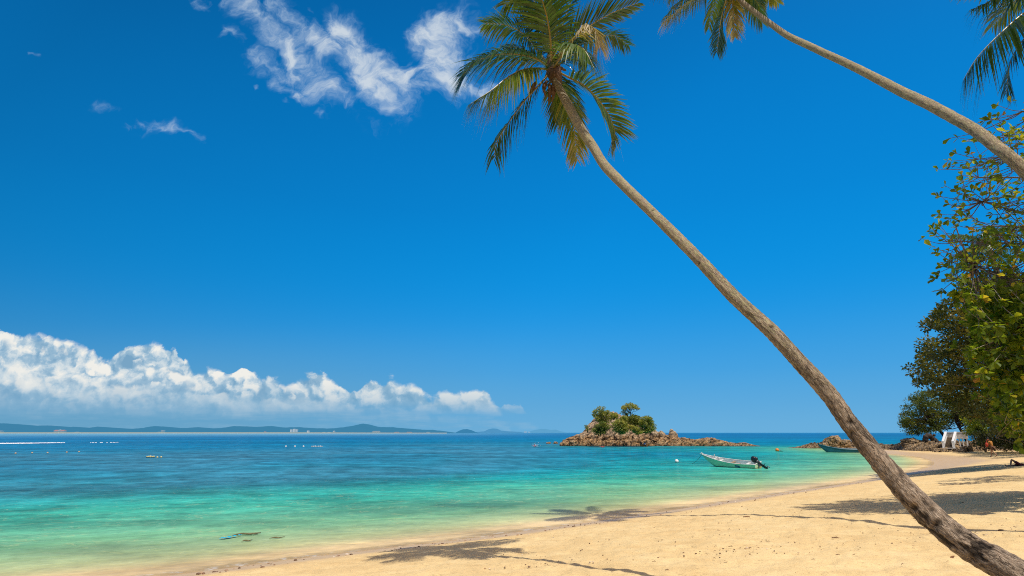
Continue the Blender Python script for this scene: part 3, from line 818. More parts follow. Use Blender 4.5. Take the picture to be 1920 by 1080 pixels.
    for (x0, y0, x1, y1, x2, y2) in [(1026, 150, 1020, 165, 1023, 182), (1030, 154, 1031, 175, 1028, 196), (1036, 156, 1038, 176, 1034, 192), (1006, 152, 998, 166, 992, 178)]:
        m2 = MB(); m2.tube(catmull([at(x0, y0, 10.85), at(x1, y1, 10.75), at(x2, y2, 10.75)], 10), np.array([.01, .025, .035, .042, .042, .038, .03, .022, .015, .003]), 7)
        m2.build('spathe', SHEATH, th, True, origin=o)
    return th

def make_palm_back():
    rng = np.random.default_rng(8)
    bx, by = 10.7, 7.6
    base = np.array([bx, by, gz(bx, by) - 0.15])
    rows = [(bx, by, base[2], .30), (bx - .12, by + .1, base[2] + 1.0, .22), (10.2, 8.5, 4.5, .20)]
    for px, py, t, w in [(1916, 315, 10.6, 35), (1867, 274, 11.2, 32), (1830, 246, 11.8, 30), (1781, 217, 12.5, 28), (1736, 193, 13.1, 26), (1687, 170, 13.8, 23.5), (1642, 146, 14.4, 21), (1594, 122, 15.0, 18.5), (1549, 101, 15.6, 17),
                         (1511, 83, 16.2, 16), (1477, 67, 16.7, 14.5), (1444, 44, 17.2, 13), (1414, 22, 17.7, 12), (1390, 2, 18.1, 11.5), (1374, -22, 18.5, 10)]:
        p = at(px, py, t); rows.append((p[0], p[1], p[2], .97 * w * t / F / 2 / np.linalg.norm(ray(px, py)) ** 1.25))
    th = thing('palm_tree', 'smooth slender palm trunk curving in from the right edge to a crown at the top', 'palm tree', base)
    o = base
    make_trunk(rows, 14, th, o, 420, 40)
    c = at(1372, -35, 18.6); t0 = 18.6
    F_ = lambda pix, **k: px_frond(th, o, c, pix, rng, t0, **k)
    F_([(1345, -30, -.3), (1305, -5, -.6), (1272, 20, -.8), (1242, 44, -.9)], tint=.55, tipt=.8, L=.8, droop=.5, upw=.1, w=.05)
    F_([(1362, -5, -.3), (1352, 35, -.4), (1347, 72, -.4), (1344, 98, -.4)], tint=.25, tipt=.2, L=.62, droop=.5, upw=.1, w=.05)
    F_([(1372, -5, .1), (1376, 30, .1), (1378, 68, .1)], tint=.75, tipt=.85, L=.45, droop=.9, upw=-.1, ragged=.3, w=.05, label='dead brown frond hanging below the crown')
    F_([(1390, -25, .2), (1410, -8, .3), (1424, 12, .3)], tint=.4, tipt=.5, L=.55, droop=.6, upw=.1, w=.05)
    F_([(1400, -40, .5), (1435, -20, .8), (1460, 6, 1.0)], tint=.6, tipt=.6, L=.55, droop=.5, upw=.1, w=.05)
    F_([(1330, -50, .5), (1290, -40, 1.0), (1255, -5, 1.2)], tint=.6, tipt=.6, L=.8, droop=.5, upw=.1, w=.05)
    for k in range(8):
        wild_frond(th, o, c, k * 2 * PI / 8 + rng.uniform(-.2, .2), rng.uniform(.25, .7), rng.uniform(2.6, 3.4), rng.uniform(.3, .6), rng, tint=.3, tipt=.35, L=.55, droop=1.1, upw=.2, nl=44, w=.05)
    mb = MB(); mb.tube(np.array([at(1380, -12, 18.3), c, c + [-.1, 0, .3]]), [.12, .19, .05], 10)
    mb.build('sheath', SHEATH, th, True, origin=o)
    return th

def make_palm_corner():
    rng = np.random.default_rng(21)
    t0 = 14.0; c = at(2035, -45, t0)
    bx, by = 17.5, 9.0
    base = np.array([bx, by, gz(bx, by) - 0.15])
    th = thing('palm_tree', 'palm outside the right edge, only dark drooping fronds reach into the top right corner', 'palm tree', base)
    rows = [(bx, by, base[2], .26), (bx - .3, by + .1, base[2] + 1.4, .18), (16.4, 10.0, 7.0, .15), (c[0] + .8, c[1] - .5, c[2] - 3, .13), (c[0], c[1], c[2] - .15, .11)]
    o = base
    make_trunk(rows, 44, th, o, 240, 28)
    F_ = lambda pix, **k: px_frond(th, o, c, pix, rng, t0, **k)
    F_([(1975, -12, -.3), (1920, 24, -.5), (1872, 66, -.6), (1832, 108, -.6), (1806, 150, -.6)], tint=.22, tipt=.28, L=.95, droop=1.1, upw=.0, nl=76, w=.06, start=.08)
    F_([(1985, 10, .2), (1935, 55, .3), (1897, 110, .3), (1886, 175, .3)], tint=.14, tipt=.16, L=.85, droop=.5, upw=.05, nl=70, w=.06, start=.08)
    F_([(1990, -60, .3), (1930, -25, .5), (1875, -5, .6), (1822, 18, .6)], tint=.26, tipt=.3, L=.85, droop=1.0, upw=.1, nl=66, w=.06, start=.08)
    F_([(2020, 20, -.5), (1990, 80, -.7), (1960, 150, -.7)], tint=.14, tipt=.2, L=.8, droop=.6, upw=.0, nl=60, w=.06)
    for k in range(5):
        wild_frond(th, o, c, -1.9 + k * 3.6 / 4, rng.uniform(.2, .9), rng.uniform(2.8, 3.4), rng.uniform(.35, .6), rng, tint=.25, tipt=.3, L=.85, droop=.5, upw=.2, nl=44, w=.06)
    for az, el in ((2.6, .55), (3.05, .75), (3.5, .5), (2.2, .7)):
        wild_frond(th, o, c, az, el, 3.0, .25, rng, tint=.25, tipt=.3, L=.8, droop=.4, upw=.2, nl=44, w=.06)
    mb = MB(); mb.tube(np.array([c + [.1, 0, -.3], c, c + [-.1, 0, .3]]), [.12, .2, .05], 10)
    mb.build('sheath', SHEATH, th, True, origin=o)
    return th

def make_palm_far():
    rng = np.random.default_rng(31)
    t0 = 38.0; c = at(1852, 458, t0)
    bx, by = c[0] + 1.5, c[1] + 1.0
    base = np.array([bx, by, gz(bx, by) - 0.15])
    th = thing('palm_tree', 'distant palm with a dark crown seen through the leafy branches at the right', 'palm tree', base)
    o = base
    make_trunk([(bx, by, base[2], .22), (bx, by, base[2] + 3, .17), (c[0] + .6, c[1], c[2] - 5, .15), (c[0], c[1], c[2] - .2, .13)], 60, th, o, 160, 20)
    for k in range(17):
        el = [0.9, 0.15, -0.25, 0.5][k % 4] + rng.uniform(-.15, .15)
        wild_frond(th, o, c, k * 2 * PI / 17 * 3.0 + rng.uniform(-.2, .2), el, rng.uniform(2.4, 3.1), rng.uniform(.3, .5), rng, tint=.16, tipt=.3, L=.85, droop=.6, upw=.1, nl=34, w=.075, rib_r=.035)
    mb = MB(); mb.tube(np.array([c + [.1, 0, -.4], c, c + [0, 0, .3]]), [.13, .24, .06], 8)
    mb.build('sheath', SHEATH, th, True, origin=o)
    return th

# ================================================================== broad-leaved trees
def leaves(mb, C, D, size, asp, rng, tint, obov=False, mat=0, fold=.18):
    """C centres of the leaf stalks, D pointing directions; flat leaf blades"""
    k = len(C); D = norm(D)
    up = np.array([0, 0, 1.0]) + rng.normal(0, .55, (k, 3))
    S = norm(np.cross(D, up)); N = np.cross(S, D)
    L = (size * (1 + rng.normal(0, .18, k)))[:, None]; W = L * asp
    if obov:
        sh_ = [(0, 0, 0), (.35, .30, fold), (.72, .50, fold), (1.0, .0, -.05), (.72, -.50, fold), (.35, -.30, fold)]
        V = np.stack([C + D * L * a + S * W * b + N * W * c_ for a, b, c_ in sh_], 1)
        b0 = np.arange(k)[:, None] * 6
        Q = np.concatenate([b0 + np.array([[0, 1, 2, 3]]), b0 + np.array([[0, 3, 4, 5]])], 1).reshape(-1, 4)
        nv = 6
    else:
        sh_ = [(0, 0, 0), (.55, .5, fold), (1.0, 0, 0), (.55, -.5, fold)]
        V = np.stack([C + D * L * a + S * W * b + N * W * c_ for a, b, c_ in sh_], 1)
        Q = np.arange(k)[:, None] * 4 + np.array([[0, 1, 2, 3]]); nv = 4
    mb.add(V.reshape(-1, 3), Q, mat=mat, tint=np.repeat(np.clip(tint, 0, 1), nv))

def rand_dir(rng, k, upb=0.2):
    d = rng.normal(0, 1, (k, 3)); d[:, 2] = d[:, 2] * .7 + upb
    return norm(d)

def in_poly(p, poly):
    c = False; n = len(poly)
    for i in range(n):
        a, b = poly[i], poly[(i + 1) % n]
        if (a[1] > p[1]) != (b[1] > p[1]) and p[0] < (b[0] - a[0]) * (p[1] - a[1]) / (b[1] - a[1]) + a[0]: c = not c
    return c

def volume_points(poly, t0, t1, n, rng, mind=0):
    xs = [p[0] for p in poly]; ys = [p[1] for p in poly]; out = []; px = []
    tries = 0
    while len(out) < n and tries < n * 60:
        tries += 1
        p = (rng.uniform(min(xs), max(xs)), rng.uniform(min(ys), max(ys)))
        if not in_poly(p, poly): continue
        if mind and any((p[0] - q[0]) ** 2 + (p[1] - q[1]) ** 2 < mind * mind for q in px[-60:]): continue
        px.append(p); out.append(at(p[0], p[1], rng.uniform(t0, t1)))
    return np.array(out)

def clump_tree(name, label, cat, base, centres, R, per, size, asp, lm, rng, tint=(.25, .5), trunk=None, bark=None, obov=False, group=None, flat=.7, limbs=40, rad=.16, limb_r=.05):
    th = thing(name, label, cat, base, 0, group); o = np.asarray(base, float)
    mb = MB()
    zc = centres[:, 2]; zn = (zc - zc.min()) / (np.ptp(zc) + 1e-6)
    for c, z in zip(centres, zn):
        r = R * rng.uniform(.6, 1.25); k = max(4, int(per * rng.uniform(.6, 1.3)))
        d = rand_dir(rng, k, .35); rr = r * rng.random(k) ** .45
        P = c + d * rr[:, None] * np.array([1, 1, flat])
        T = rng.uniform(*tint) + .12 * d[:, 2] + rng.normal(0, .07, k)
        leaves(mb, P, d * .8 + rng.normal(0, .45, (k, 3)) + np.array([0, 0, -.15]), size, asp, rng, T, obov)
    cr = mb.build('crown', lm, th, False, origin=o); cr.location = (0, 0, 0)
    bm_ = MB()
    tr = np.asarray(trunk if trunk is not None else [o, o + [0, 0, (zc.mean() - o[2]) * .6], centres.mean(0)], float)
    P = catmull(tr, 24); bm_.tube(P, np.linspace(rad, rad * .4, 24), 9)
    tk = bm_.build('trunk', bark or DARKBARK, th, True, origin=o); tk.location = (0, 0, 0)
    br = MB()
    for i in rng.choice(len(centres), min(limbs, len(centres)), replace=False):
        c = centres[i]; s0 = P[int(rng.integers(9, 24))]
        mid = (s0 + c) / 2 + rng.normal(0, .1, 3) * np.linalg.norm(c - s0)
        br.tube(catmull([s0, mid, c], 8), np.linspace(limb_r, limb_r * .3, 8), 5, cap=False)
    b2 = br.build('branches', bark or DARKBARK, th, True, origin=o); b2.location = (0, 0, 0)
    return th

def make_almond_front():
    """open branches with big paddle leaves reaching in from the right edge"""
    rng = np.random.default_rng(77)
    bx, by = 19.3, 14.6
    base = np.array([bx, by, gz(bx, by) - .1])
    th = thing('almond_tree', 'beach almond tree with thin bare twigs and yellow green paddle leaves at the right edge', 'tree', base)
    o = base
    tm = MB(); TP = catmull([base, base + [0, .1, 2.5], base + [-.4, .2, 5.5], base + [-.6, .3, 9.5]], 30)
    tm.tube(TP, np.linspace(.26, .09, 30), 12); x = tm.build('trunk', TWIG, th, True, origin=o); x.location = (0, 0, 0)
    edge = [(195, 1868), (225, 1838), (258, 1776), (285, 1788), (315, 1752), (345, 1768), (365, 1754), (400, 1755), (425, 1745), (445, 1724), (470, 1752), (497, 1762), (520, 1772), (545, 1762), (580, 1800), (620, 1812), (660, 1806), (700, 1822), (740, 1835), (790, 1868)]
    ey = [e[0] for e in edge]; ex = [e[1] for e in edge]
    tips = [(e[1] + 2, e[0] + 2) for e in edge[:14]]
    def put(n, y0, y1, pw):
        for _ in range(n):
            y = rng.uniform(y0, y1); x0 = np.interp(y, ey, ex)
            tips.append((x0 + (2010 - x0) * rng.random() ** pw, y))
    put(80, 215, 330, .7); put(110, 330, 440, .75); put(140, 440, 540, .72); put(470, 520, 680, .75); put(270, 680, 800, .75)
    # boughs: level limbs from the trunk towards the left at several heights
    boughs = []
    bmb = MB()
    for py in (205, 250, 290, 335, 375, 415, 455, 500, 545, 590, 640, 690, 735, 775):
        t = rng.uniform(13.2, 17.0)
        x0 = np.interp(py, ey, ex)
        end = at(x0 + rng.uniform(60, 110), py + rng.uniform(-10, 10), t)
        s0 = TP[int(np.clip(np.argmin(np.abs(TP[:, 2] - (end[2] - 1.2))), 4, 28))]
        mid = s0 * .45 + end * .55 + rng.normal(0, .25, 3)
        B = catmull([s0, mid, end], 22); boughs.append(B)
        bmb.tube(B, np.linspace(.055, .014, 22), 6, cap=False)
    BP = np.concatenate(boughs); BU = np.tile(np.linspace(0, 1, 22), len(boughs))
    lm = MB(); tw = MB(); pt = MB()
    for k, (px, py) in enumerate(tips):
        t = rng.uniform(12.6, 17.6) if k >= 14 else rng.uniform(13.5, 15.5)
        tip = at(px, py, t)
        d = np.linalg.norm((BP - tip) * np.array([1, 1, 1.6]), axis=1) + np.where(BP[:, 0] < tip[0] + .1, 3.0, 0)
        s0 = BP[np.argmin(d)]
        L = np.linalg.norm(tip - s0)
        mid = (s0 + tip) / 2 + np.array([0, 0, -.07 * L]) + rng.normal(0, .06, 3) * L
        C = catmull([s0, mid, tip], 9)
        low = py > 540
        (pt if (low and rng.random() < .45) else tw).tube(C, np.linspace(.013, .006, 9), 4, cap=False)
        # short side twigs
        if rng.random() < .6:
            q = C[int(rng.integers(3, 7))]; e = q + rng.normal(0, .22, 3) + np.array([-.15, 0, .05])
            tw.tube(np.array([q, (q + e) / 2 + rng.normal(0, .02, 3), e]), [.008, .006, .004], 4, cap=False)
            ends = [(tip, norm(C[-1] - C[-3])), (e, norm(e - q))]
        else: ends = [(tip, norm(C[-1] - C[-3]))]
        for (e, dr) in ends:
            kk = int(rng.integers(2, 6)) if not low else int(rng.integers(6, 11))
            a = rng.uniform(0, 2 * PI) + np.arange(kk) * 2.4
            s1 = norm(np.cross(dr, [0, 0, 1.0])); s2 = np.cross(s1, dr)
            spread = rng.uniform(.5, 1.1, kk)[:, None]
            D = dr * .7 + (np.cos(a)[:, None] * s1 + np.sin(a)[:, None] * s2) * spread + np.array([0, 0, -.12])
            C0 = e - dr * rng.uniform(0, .10, kk)[:, None]
            size = .158 if not low else .20
            b = .56 if not low else .52
            leaves(lm, C0, D, size, .56, rng, b + rng.normal(0, .14, kk) + (rng.random(kk) < .03) * .4, True, fold=.12)
    for nm, m_, mt in (('crown', lm, ALMOND), ('twigs', tw, TWIG), ('pale_twigs', pt, PALETWIG), ('boughs', bmb, TWIG)):
        x = m_.build(nm, mt, th, nm != 'crown', origin=o); x.location = (0, 0, 0)
    return th

def make_trees():
    make_palm_front(); make_palm_back(); make_palm_corner(); make_palm_far()
    make_almond_front()
    rng = np.random.default_rng(101)
    # big dark tree in layers behind the open branches
    poly = [(1960, 520), (1840, 520), (1800, 548), (1768, 572), (1738, 596), (1737, 612), (1770, 622), (1752, 640), (1734, 642), (1730, 660), (1716, 672), (1708, 690), (1712, 722), (1742, 720), (1755, 742), (1790, 765), (1830, 790), (1960, 800)]
    C = volume_points(poly, 33, 42, 640, rng, 5)
    base = np.array([35.5, 35.0, 0]); base[2] = gz(base[0], base[1]) - .1
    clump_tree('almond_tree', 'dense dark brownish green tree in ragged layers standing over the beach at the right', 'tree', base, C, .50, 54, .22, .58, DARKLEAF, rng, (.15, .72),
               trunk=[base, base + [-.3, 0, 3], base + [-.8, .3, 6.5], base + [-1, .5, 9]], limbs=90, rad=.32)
    C = volume_points([(1990, 560), (1895, 575), (1872, 610), (1880, 650), (1902, 690), (1990, 700)], 22, 26.5, 70, rng, 9)
    base = np.array([24.0, 22.5, 0]); base[2] = gz(base[0], base[1]) - .1
    clump_tree('almond_tree', 'sunlit yellow green almond tree half outside the right edge in front of the dark one', 'tree', base, C, .42, 30, .20, .55, ALMOND, rng, (.35, .75),
               trunk=[base, base + [-.2, 0, 3], base + [-.6, .2, 6]], limbs=30, rad=.2, obov=True)
    # finer tree leaning over the rocks beside the stairs
    poly = [(1690, 800), (1692, 768), (1702, 752), (1718, 738), (1745, 734), (1775, 742), (1808, 756), (1815, 785), (1788, 800), (1768, 806), (1745, 812), (1720, 817), (1702, 812)]
    C = volume_points(poly, 94, 102, 330, rng, 3)
    b = at(1778, 828, 97)
    clump_tree('leaning_tree', 'fine leaved green tree leaning over the rocks left of the white stairs', 'tree', b, C, .70, 64, .27, .5, FINELEAF, rng, (.28, .78),
               trunk=[b, at(1766, 812, 97), at(1748, 795, 97.5), at(1735, 775, 98)], limbs=50, rad=.30, limb_r=.10)
    # slim trunks and growth behind the stairs
    poly = [(1795, 740), (1830, 740), (1850, 770), (1835, 805), (1812, 808), (1800, 790), (1790, 765)]
    C = volume_points(poly, 93, 99, 120, rng, 3)
    b = at(1812, 826, 96)
    clump_tree('leaning_tree', 'slim tree with two dark bare stems rising right behind the white stairs', 'tree', b, C, .55, 44, .28, .5, SHRUBLEAF, rng, (.12, .6),
               trunk=[b, at(1802, 808, 96), at(1792, 790, 96), at(1785, 768, 96)], limbs=30, rad=.22, limb_r=.09)
    # lower greenery under the big tree
    for (poly, t0, t1, n_, r_, lm, ti, lab) in [
        ([(1812, 775), (1850, 768), (1868, 790), (1862, 815), (1838, 822), (1812, 812)], 78, 84, 110, .55, SHRUBLEAF, (.25, .75), 'sunlit yellow green bush just right of the white stairs'),
        ([(1880, 790), (1905, 780), (1960, 778), (1960, 815), (1915, 815), (1888, 806)], 58, 64, 90, .5, SHRUBLEAF, (.3, .8), 'bright green bush at the right edge above the dark undergrowth'),
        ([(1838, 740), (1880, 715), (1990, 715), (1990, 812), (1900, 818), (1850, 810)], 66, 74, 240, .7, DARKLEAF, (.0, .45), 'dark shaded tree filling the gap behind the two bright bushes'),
        ([(1822, 818), (1850, 806), (1900, 808), (1990, 806), (1990, 842), (1880, 842), (1835, 838)], 74, 82, 330, .62, DARKLEAF, (-.2, .12), 'low undergrowth along the back of the rocks at the right, shade painted into its leaves')]:  # last one: canopy shade put in as blackish leaf colour
        C = volume_points(poly, t0, t1, n_, rng, 2.5)
        c = C.mean(0); b = np.array([c[0], c[1], gz(c[0], c[1]) - .1])
        clump_tree('bush', lab, 'bush', b, C, r_, 44, .27, .55, lm, rng, ti, limbs=24, rad=.15)
# ================================================================== rocks
def rock_mat(name, light, mid_, dark, wet=0.45, scale=1.0, pale=False):
    m, n = mat(name)
    pos = n.pos(); cav = n.attr('cav'); X, Y, Z = n.sep(pos)[0:3]
    a = n.noise(pos, 0.55 * scale, 5, 0.65); b = n.noise(n.v('MULTIPLY', pos, (1, 1, 2.2)), 2.6 * scale, 6, 0.7)
    c = n.ramp(n.add(n.mul(a, 0.5), n.mul(b, 0.5)), [(0.34, dark), (0.48, mid_), (0.64, light)])
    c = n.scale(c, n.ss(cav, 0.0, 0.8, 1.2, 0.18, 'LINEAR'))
    gr = n.ss(n.noise(pos, 1.4 * scale, 4, 0.6), 0.5, 0.62, 0, 0.35)
    c = n.mix(gr, c, n.scale((0.33, 0.27, 0.21), n.ss(b, 0.3, 0.7, 0.6, 1.3, 'LINEAR')))
    if pale:
        c = n.mix(n.ss(n.add(Z, n.mul(n.sub(a, 0.5), 3.0)), 1.4, 3.2, 0, 0.45), c, n.scale((0.56, 0.44, 0.31), n.ss(b, 0.35, 0.65, 0.45, 1.3, 'LINEAR')))
    wz = n.ss(n.add(Z, n.mul(n.sub(b, 0.5), 0.5)), 0.05, wet, 1, 0)
    c = n.mix(wz, c, n.scale(c, 0.55))
    n.out(n.bsdf(c, n.ss(wz, 0, 1, 0.9, 0.4), n.bump(b, 0.9, 0.12), 0, 0.25))
    return m
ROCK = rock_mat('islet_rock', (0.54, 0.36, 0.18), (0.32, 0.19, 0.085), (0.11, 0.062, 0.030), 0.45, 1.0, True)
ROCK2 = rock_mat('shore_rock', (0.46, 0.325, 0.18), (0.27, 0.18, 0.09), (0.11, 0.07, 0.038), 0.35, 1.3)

def crag(P, size, amp, seed):
    """blocky rock displacement: height offset and crevice value"""
    Q = P / size
    Q = Q + 0.35 * np.stack([fbm(Q * .8 + 7 * k, 2, seed + k) for k in range(3)], 1)
    f1, f2, cid = worley(Q * np.array([1, 1, 1.6]), seed)
    g1, g2, gid = worley(Q * 2.3 * np.array([1, 1, 1.7]), seed + 5)
    e = np.clip((f2 - f1) / .28, 0, 1); e2 = np.clip((g2 - g1) / .28, 0, 1)
    d = amp * ((cid - .5) * 1.1 + (e - .6) * .55) + amp * .42 * ((gid - .5) * 1.0 + (e2 - .6) * .5) + amp * .55 * (1 - 2 * np.abs(fbm(Q * 2.6, 5, seed + 9, .6)) * 1.6)
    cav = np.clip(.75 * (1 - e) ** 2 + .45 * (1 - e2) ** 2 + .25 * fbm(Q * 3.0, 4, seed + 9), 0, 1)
    return d, cav

def boulder(name, label, loc, r, seed, material, group=None, cat='rock', amp=.30, n=26):
    u = np.linspace(0, PI, n); v = np.linspace(0, 2 * PI, 2 * n, endpoint=False)
    U, V_ = np.meshgrid(u, v, indexing='ij')
    D = np.stack([np.sin(U) * np.cos(V_), np.sin(U) * np.sin(V_), np.cos(U)], -1).reshape(-1, 3)
    R = np.asarray(r, float); R = np.array([R, R, R]) if R.ndim == 0 else R
    rm = R.mean()
    # cut flat faces with a few planes, then roughen
    rng = np.random.default_rng(seed); k = np.ones(len(D)); ke = np.ones(len(D))
    DE = np.concatenate([D[:, :2] / (np.linalg.norm(D[:, :2], axis=1, keepdims=True) + 1e-6), np.zeros((len(D), 1))], 1)
    for _ in range(9):
        nn = norm(rng.normal(0, 1, 3)); h = rng.uniform(.62, .92)
        c = D @ nn; k = np.where(c > .05, np.minimum(k, h / np.maximum(c, .05)), k)
        c = DE @ nn; ke = np.where(c > .05, np.minimum(ke, h / np.maximum(c, .05)), ke)
    P = D * k[:, None]
    lowr = sstep(.15, -.35, D[:, 2]) * sstep(.05, .3, np.linalg.norm(D[:, :2], axis=1))   # no overhang: the sides run straight down
    hx = D[:, :2] / (np.linalg.norm(D[:, :2], axis=1, keepdims=True) + 1e-6) * ke[:, None] * 1.04
    P[:, :2] = P[:, :2] * (1 - lowr[:, None]) + hx * lowr[:, None]
    P[:, 2] = np.where(D[:, 2] < 0, P[:, 2] * 1.7, P[:, 2])
    f = fbm(P * 2.2 + seed, 4, seed); f1, f2, _ = worley(P * 1.8 + seed, seed)
    P = P * (1 + amp * .5 * f + amp * .4 * (np.clip((f2 - f1) / .3, 0, 1) - .7))[:, None] * R
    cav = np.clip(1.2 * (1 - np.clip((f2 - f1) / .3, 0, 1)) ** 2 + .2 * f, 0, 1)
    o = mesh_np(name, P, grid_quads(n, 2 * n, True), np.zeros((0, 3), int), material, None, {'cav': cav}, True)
    o.location = [float(c) for c in loc]
    return tag(o, label, cat, group)

def make_islet():
    prof = [(1040, 843), (1052, 838), (1056, 826), (1064, 822), (1076, 819), (1088, 815), (1094, 811), (1101, 806), (1107, 797), (1116, 788), (1126, 781), (1136, 777), (1148, 776), (1157, 776), (1166, 780), (1176, 782),
            (1186, 783), (1196, 788), (1206, 798), (1214, 806), (1224, 809), (1236, 812), (1250, 815), (1262, 816), (1275, 821), (1292, 823), (1310, 824), (1326, 821), (1340, 822), (1354, 826), (1368, 830), (1385, 831), (1402, 831), (1418, 834), (1432, 835.5), (1446, 840)]
    nx, ny = 430, 90
    px = np.linspace(1040, 1446, nx)
    py = np.interp(px, [p[0] for p in prof], [p[1] for p in prof])
    xw = (px - 960) / F
    v = np.linspace(-1, 1, ny)
    # ridge depth: the front foot is always at the waterline
    tf = np.array([-3.0 / ray(p, 836.2 + .9 * np.clip((p - 1052) / 380, 0, 1))[2] for p in px])
    wid = 4.5 + 6.0 * np.clip((836 - py) / 50, 0, 1)
    tr = tf + wid
    H = CAM[2] + (811 - py) * tr / F * 1.02
    Pv = []
    for j, vv in enumerate(v):
        t = tr + wid * vv
        Y = t * (CT + .0 * t) * 1.0 + 0
        if vv < 0:
            q = 1 + vv   # 0 at the foot, 1 on the ridge
            bench = np.minimum(H, 1.1) * sstep(0, .18, q)
            rise = np.maximum(H - 1.1, 0) * (0.12 * sstep(.1, .5, q) + .88 * sstep(.22, 1.0, q))
            z = -0.5 + (bench + rise + .5) * sstep(-.02, .06, q)
        else:
            z = -0.5 + (H + .5) * (1 - vv ** 1.6)
        depth = t * 1.045
        Pv.append(np.stack([xw * t, depth, z], 1))
    P = np.stack(Pv, 1).reshape(-1, 3)
    hh = np.repeat(H, ny)
    d, cav = crag((P @ np.array([[.9, 0, .43], [0, 1, 0], [-.43, 0, .9]]).T) * np.array([.62, .9, 1.35]), 1.7, .52, 51)
    fade = sstep(-.4, .5, P[:, 2]) * np.clip(.45 + hh / 5, .4, 1.0)
    P[:, 2] += d * fade * .75; P[:, 1] -= d * fade * .85; P[:, 0] += fade * .3 * fbm(P * .9, 3, 66)
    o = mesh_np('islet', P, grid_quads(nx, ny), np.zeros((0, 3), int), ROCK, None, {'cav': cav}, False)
    tag(o, kind='structure')
    def P_(px_, py_, off=0.0): return at(px_, py_, 127.5 + off)
    rocks = [(1058, 831, 1.05, 'dark rounded boulder at the left tip of the islet'), (1074, 828, .95, 'second brown boulder in from the islet left tip'), (1090, 820, .9, 'upright grey brown boulder below the thin upright shrub on the islet'),
             (1226, 810, 1.0, 'flat topped dark boulder at the right foot of the islet bushes'), (1241, 814, .85, 'small dark boulder between the bushes and the upright rock on the islet'), (1262, 813, 1.05, 'tall upright boulder standing on the islet spine'),
             (1268, 820, .6, 'small rock leaning against the upright boulder on the islet'), (1333, 825, 1.0, 'broad brown rock halfway along the low islet spit'), (1391, 833, .6, 'small pointed rock near the far right end of the islet spit')]
    for k, (x, y, r, lab) in enumerate(rocks):
        boulder('boulder', lab, P_(x, y, 7.5 if y < 826 else 3.0) - np.array([0, 0, .25 * r]), np.array([r, r, r * (1.3 if 'upright' in lab else .9)]), 200 + k, ROCK)
    for k, (x, y, lab) in enumerate([(1029, 830.5, 'left one of two low rocks in the water off the islet'), (1041.5, 830, 'right one of two low rocks in the water, with white foam at its foot')]):
        p = on_z(x, 832.0); boulder('sea_rock', lab, (p[0], p[1], .02), np.array([.75, .8, .55]), 230 + k, ROCK)
    # trees and shrubs of the islet
    rng = np.random.default_rng(300)
    def veg(name, lab, cat, poly, n_, R, lm, ti, base, trunk=None, t=(126.5, 130), md=1.6, size=.34, per=34, limbs=24, rad=.12, limb_r=.05):
        C = volume_points(poly, t[0], t[1], n_, rng, md)
        b = np.array(at(*base)) if len(base) == 3 else base
        return clump_tree(name, lab, cat, b, C, R, per, size, .55, lm, rng, ti, trunk=[np.array(at(*q)) for q in trunk] if trunk else None, limbs=limbs, rad=rad, limb_r=limb_r)
    veg('islet_tree', 'round green tree on the left shoulder of the islet', 'tree', [(1112, 780), (1113, 772), (1124, 764), (1134, 767), (1142, 771), (1145, 782), (1144, 790), (1134, 795), (1122, 793), (1117, 786)], 75, .46, ISLELEAF, (.35, .85), (1130, 800, 128), [(1130, 800, 128), (1126, 788, 128), (1127, 776, 128)])
    veg('islet_tree', 'tall umbrella shaped tree with bare stems on top of the islet', 'tree', [(1164, 767), (1170, 760), (1178, 756.5), (1186, 757), (1194, 762), (1201, 768), (1192, 767), (1182, 765), (1172, 769)], 46, .34, ISLELEAF, (.55, .95), (1183, 786, 129), [(1183, 787, 129), (1182, 776, 129), (1180, 764, 129)], size=.28, limbs=30, rad=.10, limb_r=.04)
    veg('islet_shrub', 'leafy clump on the bare stems under the umbrella shaped tree', 'shrub', [(1163, 774), (1170, 768), (1178, 774), (1178, 780), (1170, 777)], 16, .28, ISLELEAF, (.3, .6), (1177, 786, 129), None, size=.26, per=22, limbs=12)
    veg('islet_shrub', 'large dense green bush on the right shoulder of the islet', 'shrub', [(1200, 792), (1206, 783), (1214, 781), (1222, 788), (1226, 800), (1227, 805), (1218, 810), (1206, 811), (1199, 802)], 95, .5, ISLELEAF, (.25, .8), (1212, 812, 125.5), None, t=(124.0, 127))
    veg('islet_shrub', 'dark leafy bush beside the bare stems on the islet top', 'shrub', [(1176, 786), (1184, 779), (1192, 781), (1200, 784), (1202, 796), (1190, 799), (1180, 796)], 70, .46, ISLELEAF, (.15, .6), (1190, 802, 127), None, t=(125.5, 129))
    veg('islet_shrub', 'bright yellow green bush in the middle of the islet slope', 'shrub', [(1150, 796), (1158, 789), (1168, 788), (1175, 796), (1178, 806), (1170, 813), (1158, 812), (1151, 804)], 85, .46, ISLELEAF, (.5, .95), (1162, 815, 124.5), None, t=(122.8, 125.5))
    veg('islet_shrub', 'low dark green growth on the shaded left slope of the islet', 'shrub', [(1118, 800), (1126, 793), (1140, 794), (1142, 802), (1132, 812), (1120, 814), (1112, 808)], 60, .4, ISLELEAF, (.05, .45), (1126, 816, 125.5), None, t=(123.8, 126.5))
    veg('islet_shrub', 'small green patch behind the rocky crest of the islet', 'shrub', [(1143, 777), (1152, 776), (1158, 778), (1157, 784), (1146, 786)], 24, .34, ISLELEAF, (.4, .8), (1150, 788, 127), None)
    veg('islet_shrub', 'green patch right of the pale crest rock on the islet', 'shrub', [(1165, 784), (1174, 781), (1176, 789), (1168, 791)], 22, .34, ISLELEAF, (.4, .8), (1170, 793, 126), None, t=(124.5, 127))
